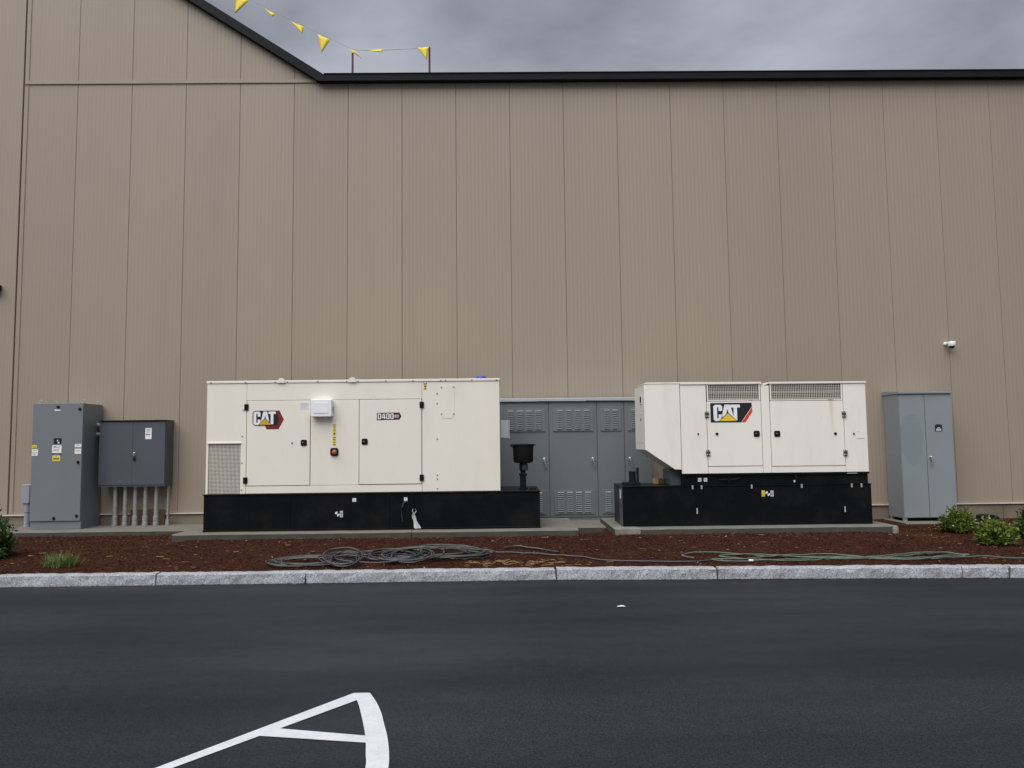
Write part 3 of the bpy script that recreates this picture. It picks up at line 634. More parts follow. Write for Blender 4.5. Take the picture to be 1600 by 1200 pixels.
# torn plastic tied on the tank
b = MB(); V = []; F = []
path = [(8.003, .668, .012), (7.990, .640, .02), (8.000, .60, .03), (8.015, .555, .024), (8.030, .51, .035), (8.045, .465, .05), (8.055, .43, .056)]
for i, (x, z, wd) in enumerate(path):
    for k in range(4): V.append((x+(k/3-.5)*wd*2, yt-.022-.018*math.sin(k*2.3+i), z+.008*math.sin(k*1.9+i*1.3)))
for i in range(len(path)-1):
    for k in range(3): F.append((i*4+k, i*4+k+1, i*4+k+5, i*4+k+4))
b.add(V, F); b.tube([(7.995, yt-.016, .66), (7.975, yt-.02, .70), (7.985, yt-.014, .735)], .006, 6); b.tube([(8.008, yt-.016, .66), (8.035, yt-.02, .70), (8.02, yt-.014, .73)], .006, 6)
o = b.build('plastic_strip', 'tie', None, smooth=True); tag(o, 'torn strip of clear white plastic hanging from the long black base tank', 'plastic strip')

# ------------------------------------------------------------------ generator two (shorter, with overhanging intake hood)
g2 = thing('generator', (13.3, -2.1, .41), 'shorter white generator with overhanging hood, mesh grilles and rust streak, on black base tank', 'generator', 'diesel generators by the wall')
BY = -1.72       # back of the enclosure
wc = 'white_cream'
hood = MB().prism([(11.662, 1.612), (12.10, 1.315), (12.128, 1.295), (12.232, 1.292), (12.232, 2.655), (11.662, 2.655)], GY, BY).build('intake_hood', wc, g2, .006)
MB().prism([(11.655, 2.658), (12.236, 2.658), (12.236, 2.682), (11.700, 2.682)], GY-.006, BY+.01).build('hood_cap', wc, hood, .003)
# details on the hood's end face (faces left)
hf = 11.6615
e_ = MB().box(hf-.008, hf, -2.42, -2.22, 2.35, 2.50).build('end_hatch', wc, hood, .003); box('hatch_opening', 'gasket', e_, hf-.0095, hf-.0085, -2.38, -2.26, 2.375, 2.475)
box('end_label', 'print_dark', hood, hf-.004, hf-.0005, -2.30, -2.24, 2.08, 2.12)
for z in (1.72, 2.18):
    for y in (-2.5, -2.38, -2.26, -2.12, -1.98, -1.84): box('end_screw', 'bolt', hood, hf-.006, hf-.0005, y-.008, y+.008, z-.008, z+.008)
b = MB(); b.lathe((11.82, -2.3, 2.682), [(.10, 0), (.10, .012), (.09, .014)], 18); b.build('hood_vent_cap', 'black_rubber', hood, smooth=True)
box('inner_frame', 'gasket', g2, 12.245, 15.195, GY+.06, BY-.01, 1.225, 2.64)
box('front_panel', wc, g2, 12.240, 12.652, GY, GY+.05, 1.228, 2.640, .003)
p1 = box('post', wc, g2, 13.532, 13.664, GY, GY+.05, 1.228, 2.615, .003)
fr = box('front_panel', wc, g2, 14.850, 15.213, GY, GY+.05, 1.228, 2.640, .003)
dr1 = box('door', wc, g2, 12.660, 13.524, GY-.006, GY+.04, 1.340, 2.366, CB)
dr2 = box('door', 'white_cream_rust', g2, 13.672, 14.842, GY-.006, GY+.04, 1.330, 2.362, CB)
dr2['label'] = 'white door with a rust streak running down'
box('sill_panel', wc, g2, 12.656, 13.528, GY, GY+.05, 1.228, 1.333, .003); box('sill_panel', wc, g2, 13.668, 14.846, GY, GY+.05, 1.228, 1.323, .003)
box('end_panel', wc, g2, 15.196, 15.213, GY+.051, BY, 1.228, 2.640); box('back_panel', wc, g2, 12.24, 15.195, BY-.009, BY+.008, 1.228, 2.640)
MB().prism([(12.232+.006, 2.643), (13.541, 2.643), (13.541, 2.674), (12.238, 2.682)], GY-.016, BY+.02).build('roof', wc, g2, .003)
MB().prism([(13.675, 2.640), (15.222, 2.640), (15.222, 2.668), (13.675, 2.672)], GY-.016, BY+.02).build('roof', wc, g2, .003)
MB().prism([(13.545, 2.600), (13.672, 2.650), (13.672, 2.669), (13.545, 2.618)], GY-.004, BY+.02).build('roof_step', wc, g2)
def wire_grille(x0, x1, z0, z1, nx, nz):
    gname = MB(); t = .012; y0 = GY
    gname.box(x0-.02, x1+.02, y0-.004, y0+.02, z0-.016, z0).box(x0-.02, x1+.02, y0-.004, y0+.02, z1, z1+.006).box(x0-.02, x0, y0-.004, y0+.02, z0+.0001, z1-.0001).box(x1, x1+.02, y0-.004, y0+.02, z0+.0001, z1-.0001)
    gr = gname.build('grille', wc, g2)
    b = MB()
    for k in range(1, nx): x = x0+(x1-x0)*k/nx; b.box(x-.0020, x+.0020, y0+.002, y0+.009, z0, z1)
    for k in range(1, nz): z = z0+(z1-z0)*k/nz; b.box(x0, x1, y0+.0095, y0+.0165, z-.0020, z+.0020)
    stuff(b.build('wire_mesh', 'white_cream', gr))
    for zz in (z0+(z1-z0)*.0, z0+(z1-z0)*.46):
        MB().add([(x0, y0+.030, zz), (x1, y0+.030, zz), (x1, y0+.056, zz+.026), (x0, y0+.056, zz+.026), (x0, y0+.030, zz+.004), (x1, y0+.030, zz+.004), (x1, y0+.056, zz+.030), (x0, y0+.056, zz+.030)],
                 [(0,3,2,1),(4,5,6,7),(0,1,5,4),(1,2,6,5),(2,3,7,6),(3,0,4,7)]).build('louvre_blade', 'wall_trim', gr)
wire_grille(12.688, 13.500, 2.392, 2.634, 29, 9); wire_grille(13.700, 14.818, 2.388, 2.630, 40, 9)
for x, z, d in ((12.655, 2.162, dr1), (12.656, 1.552, dr1), (14.846, 2.142, dr2), (14.846, 1.530, dr2)):
    h = hinge(x, z, d, 'hinge_grey', .066, .095)
    for dx in (-.02, .02):
        for dz in (-.03, .03): place('screw', bm_, (x+dx, GY-.0225, z+dz), h)
latch(13.440, 1.848, dr1, GY-.006); latch(13.767, 1.844, dr2, GY-.006)
def knob(x, z, parent, y, r):
    b = MB(); b.lathe((x, y, z), [(r, 0), (r, .008), (r*.7, .016)], 14, 'y'); b.build('rubber_stop', 'black_rubber', parent, smooth=True)
knob(12.807, 1.852, dr1, GY-.0062, .023); knob(14.699, 1.836, dr2, GY-.0062, .023); knob(12.508, 1.855, g2, GY-.0002, .014); knob(14.996, 1.830, fr, GY-.0002, .014)
decal('data_plate', fr, 15.040, 15.165, 1.755, 1.885, GY, 'white_cream', [(.0, 1, .0, .03), (.05, .4, .85, .88)], 'label_grey')
box('rust_spot', 'wood', g2, 14.60, 14.68, GY-.0068, GY-.0045, 2.374, 2.386); box('rust_spot', 'wood', g2, 13.34, 13.39, GY-.0068, GY-.0045, 2.378, 2.386)
# badge: black block with white letters, yellow triangle and orange slash
U3 = .666/305
def KX(u): return 12.713+(u-735)*U3
def KZ(v): return 2.344-(v-228)*U3
bd = MB().prism([(KX(x), KZ(y)) for x, y in [(736, 371), (735, 228), (1038, 228), (1040, 256), (957, 371)]], yb-.002, yb+.001).build('badge', 'logo_black', dr1)
MB().prism([(KX(x), KZ(y)) for x, y in [(961, 371), (1042, 259), (1042, 297), (990, 371)]], yb-.002, yb+.001).build('slash', 'logo_orange', bd)
glyph('C', KX(757), KX(822), KZ(360), KZ(241), yb-.0036, yb-.0022, .42).build('letter', 'logo_white', bd)
glyph('A', KX(808), KX(912), KZ(360), KZ(241), yb-.0036, yb-.0022).build('letter', 'logo_white', bd)
glyph('T', KX(884), KX(951), KZ(357), KZ(241), yb-.0048, yb-.0037).build('letter', 'logo_white', bd)
MB().prism([(KX(790), KZ(366)), (KX(936), KZ(366)), (KX(862), KZ(297))], yb-.0062, yb-.0050).build('triangle_border', 'logo_black', bd)
MB().prism([(KX(802), KZ(360)), (KX(924), KZ(360)), (KX(862), KZ(305))], yb-.0076, yb-.0064).build('triangle', 'logo_yellow', bd)
# skid and tank
sk_ = box('skid', 'black_tank', g2, 12.258, 15.205, GY+.03, BY, 1.042, 1.226, .004)
box('top_rail', 'black_tank', sk_, 12.245, 15.215, GY-.004, GY+.0295, 1.196, 1.227, .003)
box('skid_post', 'box_grey', g2, 12.09, 12.255, GY+.20, BY-.1, 1.042, 1.285)
for x in (12.519, 12.611): decal('white_label', sk_, x-.027, x+.027, 1.10, 1.158, GY+.03, 'pale_label', [(.2, .8, .3, .7)], 'label_grey')
b = MB(); b.tube([(12.83, GY+.02, 1.125), (12.92, GY-.005, 1.13), (13.02, GY-.012, 1.125), (13.10, GY-.005, 1.135), (13.16, GY+.02, 1.15)], .012); b.tube([(12.975, GY-.01, 1.08), (12.98, GY-.02, 1.18)], .010); b.tube([(14.03, GY+.01, 1.185), (14.05, GY-.005, 1.15), (14.04, GY-.005, 1.11)], .010); b.build('cable', 'black_rubber', sk_, smooth=True)
box('cable_tag', 'pale_label', sk_, 14.012, 14.035, GY+.012, GY+.0295, 1.075, 1.105)
box('maker_plate', 'label_grey', sk_, 14.86, 15.02, GY-.0065, GY-.0045, 1.202, 1.212)
tk = box('base_tank', 'black_tank', g2, 11.285, 15.222, GY-.028, -1.65, .411, 1.030, .004)
box('rim', 'black_tank', tk, 11.277, 15.230, GY-.042, -1.64, 1.0305, 1.0415, .003)
for x in (12.457, 14.782): box('seam_strip', 'black_tank', tk, x-.016, x+.016, GY-.036, GY-.0285, .43, 1.028, .002)
for x in (12.450, 14.788): box('bracket', 'label_grey', tk, x-.010, x+.006, GY-.043, GY-.0365, .60, .69)
for x in (12.385, 12.527, 13.320, 14.113, 14.908, 15.061): box('mounting_tab', 'bolt', tk, x-.014, x+.014, GY-.05, GY-.0425, .985, 1.045, .003)
for z in (.55, .66, .78, .9): box('edge_bolt', 'black_part', tk, 15.182, 15.198, GY-.036, GY-.0285, z-.008, z+.008)
decal('yellow_label', tk, 13.478, 13.530, .858, .952, yt, 'yellow_label', [(.15, .85, .6, .66), (.15, .85, .35, .4), (.15, .85, .15, .2)])
target(13.574, .903, tk, yt); decal('grey_label', tk, 13.618, 13.668, .855, .950, yt, 'label_grey', [(.2, .8, .6, .66), (.2, .8, .35, .4)])
e_ = box('end_cover', 'box_grey', tk, 11.2765, 11.2845, -2.585, -2.30, .425, 1.01, .003); box('end_label', 'pale_label', e_, 11.2735, 11.276, -2.47, -2.36, .84, .98); box('end_slot', 'gasket', e_, 11.2735, 11.276, -2.48, -2.42, .68, .75)
fb = box('fill_base', 'black_part', g2, 11.362, 11.620, -2.32, -2.06, 1.042, 1.088, .004)
b = MB(); b.lathe((11.512, -2.19, 1.088), [(.062, 0), (.062, .014), (.055, .016), (.055, .15), (.060, .152), (.060, .172), (.0, .176)], 20); b.build('fill_cap', 'black_part', fb, smooth=True)
b = MB(); b.lathe((11.597, -2.20, 1.088), [(.020, 0), (.020, .205), (.028, .207), (.028, .225), (.0, .23)], 14); b.build('vent_pipe', 'black_part', fb, smooth=True)
b = MB(); b.lathe((15.24, -2.5, 1.62), [(.012, 0), (.012, .26)], 8); b.box(15.2135, 15.25, -2.52, -2.48, 1.80, 1.86); b.build('end_latch', 'steel', g2)
wb = box('wood_block', 'wood', None, 11.905, 11.985, -1.98, -1.86, 1.042, 1.128, .004); tag(wb, 'pale sawn wood block on the black tank under the white hood', 'wood block')
wb = box('wood_block', 'wood_brown', None, 11.995, 12.075, -2.0, -1.88, 1.042, 1.125, .004); tag(wb, 'dark brown wood block beside the pale one under the white hood', 'wood block')

# ------------------------------------------------------------------ switchgear row behind the generators
sg = thing('switchgear_cabinet', (10.75, -.4, .339), 'wide dark grey cabinet row with louvred doors standing between the two generators', 'cabinet')
GF = -.75
box('carcass', 'gear_grey', sg, 9.33, 12.125, GF+.022, -.05, .385, 2.495)
box('plinth', 'gear_grey', sg, 9.35, 12.10, GF+.012, -.07, .339, .384)
for i, (xa, xb) in enumerate([(9.32, 10.05), (10.05, 10.93), (10.93, 12.14)]):
    o_ = MB().add([(xa, GF-.045, 2.498+.003*i), (xb, GF-.045, 2.498-.003*i), (xb, -.04, 2.505), (xa, -.04, 2.505), (xa, GF-.045, 2.545), (xb, GF-.045, 2.543), (xb, -.04, 2.60), (xa, -.04, 2.60)],
                  [(0,3,2,1),(4,5,6,7),(0,1,5,4),(1,2,6,5),(2,3,7,6),(3,0,4,7)]).build('roof_section', 'gear_roof', sg)
def louvre(x0, x1, z0, z1, ncol, nrow, parent, y):
    pn = box('louvre_panel', 'gear_grey', parent, x0, x1, y-.016, y-.0005, z0, z1, .003)
    b = MB(); px = (x1-x0)/(ncol+.55); ph = (z1-z0)*.86/nrow; mx_ = (x1-x0-ncol*px)/2
    for c in range(ncol):
        xa = x0+mx_+c*px+px*.17; xb = xa+px*.66
        for r_ in range(nrow):
            zt = z1-(z1-z0)*.07-r_*ph; zb = zt-ph*.55; y0 = y-.0162
            b.add([(xa, y0, zt), (xb, y0, zt), (xb, y0-.020, zb), (xa, y0-.020, zb), (xb, y0, zb), (xa, y0, zb)], [(0, 1, 2, 3), (3, 2, 4, 5), (0, 3, 5), (1, 4, 2)])
    stuff(b.build('louvre_fins', 'gear_roof' if False else 'gear_fin_lit', pn))
mat('gear_fin_lit', (.215, .245, .262), .4, var=.05)  # lighter copy of the cabinet grey: sky light on the lips painted in
def lever(x, z, parent, y, ht=.185, tilt=.035):
    h = MB().prism(oct_(x-.024, x+.024, z+ht*.1, z+ht*.5, .008, .008), y-.012, y-.0005).build('handle', 'steel', parent, .003)
    b = MB(); b.lathe((x, y-.0125, z+ht*.36), [(.020, 0), (.020, .03), (.014, .036)], 12, 'y'); b.tube([(x, y-.036, z+ht*.40), (x+tilt*.3, y-.048, z+ht*.1), (x+tilt, y-.042, z-ht*.5)], [.017, .013, .011], 8); b.build('lever', 'steel', h, smooth=True)
    return h
for xa, xb, nc, hx in ((9.345, 10.238, 4, 10.150), (10.250, 11.118, 4, 11.035), (11.130, 11.618, 2, None), (11.630, 12.118, 2, 11.712)):
    dr = box('door', 'gear_grey', sg, xa, xb, GF, GF+.021, .392, 2.49, .004)
    mg = (.068 if nc == 4 else .058)
    louvre(xa+mg, xb-mg+.012, 1.945, 2.362, nc, 11, dr, GF); louvre(xa+mg, xb-mg+.012, .445, .878, nc, 11, dr, GF)
    if hx: lever(hx, 1.375, dr, GF)

# ------------------------------------------------------------------ blue-grey cabinet on the right
c3 = thing('electrical_cabinet', (17.26, -.3, .222), 'tall blue grey two door cabinet with a darker paint patch, by the shrubs', 'cabinet')
box('carcass', 'cab_blue', c3, 16.776, 17.762, -.578, -.03, .280, 2.572)
box('door', 'cab_blue_patch', c3, 16.782, 17.249, -.60, -.579, .290, 2.562, .004)
dd = box('door', 'cab_blue', c3, 17.258, 17.756, -.60, -.579, .290, 2.562, .004)
MB().add([(16.760, -.63, 2.574), (17.780, -.63, 2.574), (17.780, -.02, 2.574), (16.760, -.02, 2.574), (16.760, -.63, 2.612), (17.780, -.63, 2.612), (17.780, -.02, 2.650), (16.760, -.02, 2.650)],
         [(0,3,2,1),(4,5,6,7),(0,1,5,4),(1,2,6,5),(2,3,7,6),(3,0,4,7)]).build('sloped_top', 'cab_blue', c3, .004)
for x in (16.80, 17.70):
    for y in (-.55, -.10): box('foot', 'galvanised', c3, x-.02, x+.04, y-.03, y+.03, .222, .2795)
dc = decal('warning_label', dd, 17.428, 17.562, 1.868, 1.985, -.60, 'logo_black', [(.14, .86, .08, .45), (.3, .7, .5, .66)], 'label_grey'); decal('warning_label', dd, 17.445, 17.545, 1.9875, 2.003, -.60, 'purple')
lever(17.318, 1.325, dd, -.60, .19, .004)

# ------------------------------------------------------------------ cabinet, wall box and conduits on the left
c1 = thing('electrical_cabinet', (1.30, -.4, .282), 'tall grey cabinet with yellow and white stickers and lifting eyes at the far left', 'cabinet')
CF = -.72
box('carcass', 'cab_grey', c1, .852, 1.757, CF+.026, -.04, .283, 2.556, .004)
dr = box('door', 'cab_grey', c1, .846, 1.752, CF, CF+.025, .434, 2.560, .005)
for x, z in ((1.299, 2.496), (1.694, 2.452), (1.690, 1.488), (1.691, .522), (1.285, .482)):
    b = MB(); b.lathe((x, CF-.0005, z), [(.027, 0), (.027, .010), (.018, .012), (.018, .026), (.008, .03)], 12, 'y'); b.build('quarter_turn', 'black_part', dr, smooth=True)
decal('name_plate', dr, 1.238, 1.342, 2.422, 2.447, CF, 'white_paint')
decal('danger_label', dr, 1.237, 1.378, 1.822, 1.925, CF, 'logo_black', [(.45, .58, .45, .7), (.55, .75, .08, .32)], 'logo_white')
decal('paper_label', dr, 1.215, 1.384, 1.657, 1.797, CF, 'white_paint', [(.15, .4, .72, .84), (.42, .85, .74, .80), (.15, .8, .45, .49), (.15, .7, .3, .34)])
decal('purple_label', dr, 1.218, 1.384, 1.618, 1.6545, CF, 'purple', [(.2, .8, .4, .6)], 'label_grey')
decal('caution_label', dr, 1.224, 1.366, 1.512, 1.6155, CF, 'yellow_label', [(.45, .55, .78, .88), (.12, .88, .3, .5)])
decal('caution_label', dr, .850, .938, 1.738, 1.805, CF, 'yellow_label', [(.1, .9, .1, .3), (.2, .8, .55, .62)])
decal('paper_label', dr, .850, .962, 1.612, 1.732, CF, 'white_paint', [(0, 1, .42, .47), (.2, .8, .8, .85), (.2, .7, .2, .24)])
decal('paper_label', dr, 1.622, 1.740, 1.638, 1.815, CF, 'white_paint', [(0, 1, .55, .66), (.05, .95, .28, .32), (.2, .8, .85, .88)])
for x, y in ((.92, -.62), (1.70, -.62), (.92, -.14), (1.70, -.14)):
    b = MB(); pts = [(x+.028*math.cos(t), y, 2.596+.028*math.sin(t)) for t in np.linspace(-1.4, 4.5, 14)]; b.tube(pts, .006, 6); b.box(x-.01, x+.01, y-.01, y+.01, 2.5565, 2.575); b.build('lifting_eye', 'bolt', c1, smooth=True)

wbx = thing('wall_box', (2.49, -.2, 1.02), 'dark grey square junction box on the wall above five metal conduits', 'junction box')
box('enclosure', 'box_grey', wbx, 1.880, 3.105, -.335, -.02, 1.020, 2.230, .004)
wd_ = box('door', 'box_grey', wbx, 1.872, 2.4935, -.36, -.336, 1.045, 2.218, .004); wd2 = box('door', 'box_grey', wbx, 2.495, 3.095, -.36, -.336, 1.045, 2.218, .004)
box('drip_shield', 'black_part', wbx, 1.868, 3.112, -.385, -.018, 2.232, 2.250, .003); box('bottom_lip', 'box_grey', wbx, 1.870, 3.108, -.362, -.336, 1.018, 1.034)
lk = MB().prism(oct_(2.519, 2.555, 1.585, 1.650, .008, .008), -.376, -.3605).build('lock', 'steel', wd2, .003); b = MB(); b.tube([(2.548, -.385, 1.645), (2.53, -.392, 1.64), (2.527, -.392, 1.59)], .010, 8); b.build('hasp', 'steel', lk, smooth=True); box('padlock', 'black_part', lk, 2.515, 2.555, -.385, -.362, 1.500, 1.560, .006)
decal('paper_label', wd2, 2.725, 2.842, 1.893, 2.100, -.36, 'white_paint', [(.15, .35, .36, .48), (.38, .85, .38, .44), (.2, .8, .86, .89), (.2, .7, .74, .77), (.25, .75, .62, .65)])
xp = (2.122, 2.309, 2.496, 2.686, 2.888)
which = ('leftmost', 'second from left', 'middle', 'second from right', 'rightmost')
for x, wl in zip(xp, which):
    p = thing('conduit', (x, -.2, .282), 'galvanised conduit, %s of the five under the dark grey wall box' % wl, 'conduit', 'conduits under the wall box')
    b = MB(); b.lathe((x, -.2, .30), [(.040, 0), (.040, .719)], 18); b.build('pipe', 'galvanised', p, smooth=True)
    b = MB(); b.lathe((x, -.2, .2825), [(.055, 0), (.055, .055), (.048, .06), (.048, .09), (.052, .092), (.052, .175), (.046, .18)], 18); b.build('coupling', 'galvanised', p, smooth=True)
    b = MB(); b.lathe((x, -.2, .99), [(.052, 0), (.052, .028)], 18); b.build('locknut', 'galvanised', p, smooth=True)
for x, yy, lb in ((3.085, -.15, 'thin upright metal strut at the right of the five conduits'), (2.055, -.10, 'thin upright metal strut at the left behind the five conduits')):
    st = MB().box(x-.014, x+.014, yy-.02, yy+.0, .283, 1.0175).box(x-.014, x-.009, yy+.0, yy+.035, .283, 1.0175).box(x+.009, x+.014, yy+.0, yy+.035, .283, 1.0175)
    s_ = thing('strut', (x, yy, .282), lb, 'strut'); st.build('channel', 'galvanised', s_); box('post_base', 'galvanised', s_, x-.035, x+.035, yy-.045, yy+.05, .2825, .296); box('base_bracket', 'galvanised', s_, x-.028, x+.028, yy-.03, yy-.0205, .297, .39)
o = box('board', 'wood_brown', None, 2.34, 2.985, -.06, -.036, .284, .565, .004); tag(o, 'brown wooden board leaning on the wall behind the metal conduits', 'board')
for z, wl in ((2.165, 'upper'), (1.99, 'lower')):
    p = thing('conduit', (1.81, -.2, z-.05), '%s short horizontal conduit joining the tall grey cabinet and the wall box' % wl, 'conduit', 'short linking conduits')
    b = MB(); b.lathe((1.758, -.2, z), [(.052, 0), (.052, .02), (.042, .022), (.042, .10), (.052, .102), (.052, .113)], 18, 'x'); b.build('pipe', 'galvanised', p, smooth=True)
p = thing('plastic_conduit', (.44, -.16, .282), 'grey plastic conduit with boxy elbow left of the tall grey cabinet', 'conduit')
b = MB(); b.lathe((.465, -.16, .283), [(.060, 0), (.060, .02), (.052, .022), (.052, .27), (.062, .272), (.062, .43)], 18); b.build('pipe', 'pvc', p, smooth=True)
eb = MB().prism([(.385, .74), (.41, .715), (.52, .715), (.545, .75), (.545, 1.06), (.40, 1.075), (.385, 1.06)], -.23, -.03).build('elbow_body', 'pvc', p, .012)
MB().prism([(.378, .75), (.405, .722), (.525, .722), (.537, .75), (.537, 1.066), (.378, 1.066)], -.242, -.2305).build('cover', 'pvc', eb, .004)

# ------------------------------------------------------------------ roof pennants
PY = .4
for x, zt, lb in ((6.405, 9.74, 'left short dark red pole on the roof edge holding the yellow pennants'), (7.977, 9.86, 'right short dark red pole on the roof edge ending the yellow pennants')):
    p = thing('flag_post', (x, PY, 9.044), lb, 'post', 'pennant poles')
    b = MB(); b.lathe((x, PY, 9.045), [(.022, 0), (.020, zt-9.045)], 10); b.build('pole', 'mauve_post', p, smooth=True); box('foot_plate', 'bolt', p, x-.07, x+.07, PY-.07, PY+.07, 9.0445, 9.0535)
pn = thing('pennant_string', (6.0, PY, 9.7), 'string of yellow triangular pennants along the roof edge', 'pennants')
cp = [(.4, 12.78), (2.0, 11.98), (3.2, 11.40), (4.05, 11.00), (4.60, 10.74), (5.20, 10.42), (5.80, 10.12), (6.405, 9.80), (6.85, 9.775), (7.35, 9.80), (7.977, 9.83)]
b = MB(); b.tube([(x, PY-.03, z) for x, z in cp], .0055, 5); b.build('cord', 'cord', pn)
def pennant(a_, b_, c_, bend):
    a_, b_, c_ = (Vector((p[0], PY-.04+d, p[1])) for p, d in ((a_, 0), (b_, 0), (c_, -bend*.04)))
    n = 6; V = []; F = []
    for i in range(n+1):
        t = i/n; l_ = a_.lerp(c_, t); r_ = b_.lerp(c_, t)
        for k in range(4):
            q = l_.lerp(r_, k/3); V.append((q.x, q.y+.012*math.sin(k*1.6+t*3)*bend, q.z))
    for i in range(n):
        for k in range(3): F.append((i*4+k, i*4+k+1, i*4+k+5, i*4+k+4))
    m_ = MB(); m_.add(V, F); o = m_.build('pennant', 'yellow_flag', pn, smooth=True)
    sl = o.modifiers.new('thickness', 'SOLIDIFY'); sl.thickness = .004
for a_, b_, c_, bend in (((4.024, 10.95), (4.299, 10.849), (4.018, 10.563), 0.8),
        ((4.613, 10.683), (4.848, 10.551), (4.783, 10.488), 1.2),
        ((5.162, 10.402), (5.424, 10.278), (5.393, 10.111), 1),
        ((5.703, 10.122), (5.96, 10.003), (5.79, 9.73), 0.7),
        ((6.321, 9.815), (6.47, 9.756), (6.609, 9.579), 1.2),
        ((6.71, 9.786), (7.033, 9.805), (7.02, 9.715), 1.2),
        ((7.746, 9.83), (7.968, 9.843), (7.922, 9.555), 0.8)):
    pennant(a_, b_, c_, bend)

# ------------------------------------------------------------------ hoses
def loops(spec, n=26):
    """spec rows: turns, cx, cy, rx, ry, tilt, lift; parameters blend from row to row"""
    P = []; ph = 0
    for i in range(len(spec)-1):
        A, B = spec[i], spec[i+1]; steps = max(4, int(n*A[0]))
        for k in range(steps):
            t = k/steps; q = [A[j]*(1-t)+B[j]*t for j in range(1, 7)]; ph += 2*math.pi/n
            cx, cy, rx, ry, tl, lf = q
            u, v = rx*math.cos(ph), ry*math.sin(ph); wob = .025*noise.noise((ph*.35, i, 0))
            x, y = cx+u+wob, cy+v*math.cos(tl)+.02*noise.noise((ph*.4, 5, i))
            z = bed_h(x, y)+.016+lf+max(0, (v+ry)*.5)*math.sin(tl)+.006*abs(noise.noise((ph*.8, 1, i)))
            P.append((x, max(y, kerb_y(x)+.17), z))
    return P
def jit(base, n, js, turns=1.0):
    rows = []
    for i in range(n):
        rows.append([turns*random.uniform(.85, 1.15)]+[b_+random.uniform(-j, j) for b_, j in zip(base, js)]); rows[-1][6] = abs(rows[-1][6])+.008*i*.5
    return rows
spec = jit((6.80, -4.38, .44, .15, .30, .0), 7, (.12, .07, .12, .05, .2, .02))
spec += jit((7.28, -4.46, .24, .17, .75, .01), 8, (.05, .05, .08, .06, .2, .02))
spec += jit((8.02, -4.25, .42, .17, .45, .0), 9, (.18, .08, .18, .07, .25, .03))
spec += jit((8.38, -4.10, .72, .14, .35, .01), 8, (.22, .08, .26, .06, .2, .03))
P = loops(spec)
def ground_path(pts, lift=.014, wob=.03, n=6):
    Q = []
    for i in range(len(pts)-1):
        p0 = pts[max(0, i-1)]; p1 = pts[i]; p2 = pts[i+1]; p3 = pts[min(len(pts)-1, i+2)]
        for k in range(n):
            t = k/n; c = []
            for d in (0, 1): c.append(.5*((2*p1[d])+(-p0[d]+p2[d])*t+(2*p0[d]-5*p1[d]+4*p2[d]-p3[d])*t*t+(-p0[d]+3*p1[d]-3*p2[d]+p3[d])*t**3))
            x, y = c; y += wob*noise.noise((x*2.3, y, i*.2)); y = max(y, kerb_y(x)+.17); Q.append((x, y, bed_h(x, y)+lift+.006*abs(noise.noise((x*3, 0, lift*90)))))
    return Q
tail = ground_path([(P[-1][0], P[-1][1]), (8.7, -4.22), (9.15, -4.18), (9.20, -4.02), (8.9, -3.98), (9.1, -3.92), (9.5, -3.95), (9.85, -4.02), (10.3, -4.14), (10.9, -4.42), (11.4, -4.52), (11.95, -4.55), (12.2, -4.5)])
b = MB(); b.tube(P+tail[1:], .0105, 8)
extra = ground_path([(9.4, -3.80), (9.6, -3.72), (9.9, -3.85), (10.2, -4.05)], .03); b2 = MB(); b2.tube(extra, .0135, 8)
o = b.build('hose', 'hose_grey', None, smooth=True); tag(o, 'long dark grey hose heaped in loose coils on the mulch before the long generator', 'hose')
o = b2.build('hose', 'hose_grey', None, smooth=True); tag(o, 'short dark grey hose end curving beside the running hose on the mulch', 'hose')
gp = [(11.95, -4.42), (11.80, -4.33), (12.0, -4.22), (12.5, -4.25), (13.0, -4.38), (13.6, -4.42), (14.3, -4.50), (14.9, -4.40), (15.35, -4.42), (15.5, -4.55), (15.0, -4.66), (14.4, -4.55), (13.8, -4.36), (13.2, -4.40), (12.6, -4.52), (12.15, -4.55),
      (12.4, -4.60), (13.0, -4.55), (13.7, -4.50), (14.2, -4.62), (14.8, -4.72), (15.2, -4.58), (15.6, -4.50), (15.3, -4.36), (14.7, -4.46), (14.1, -4.60), (13.4, -4.50), (12.8, -4.34), (12.3, -4.38), (12.6, -4.48), (13.3, -4.60), (14.0, -4.46), (14.6, -4.62), (15.1, -4.66), (15.7, -4.60), (16.3, -4.66), (17.2, -4.7), (18.5, -4.68)]
Q = ground_path(gp, .014, .03, 9); Q = [(x, y, z+.012*(1+math.sin(i*.11))) for i, (x, y, z) in enumerate(Q)]
b = MB(); b.tube(Q, .0080, 8); o = b.build('hose', 'hose_green', None, smooth=True); tag(o, 'faded green garden hose stretched in strands along the mulch on the right', 'hose')
b = MB(); b.lathe((12.62, -4.60, bed_h(12.62, -4.60)+.03), [(.012, 0), (.016, .002), (.016, .05), (.012, .06)], 10, 'x'); o = b.build('hose_coupling', 'white_paint', None, smooth=True); tag(o, 'small white hose coupling lying by the green hose', 'coupling')

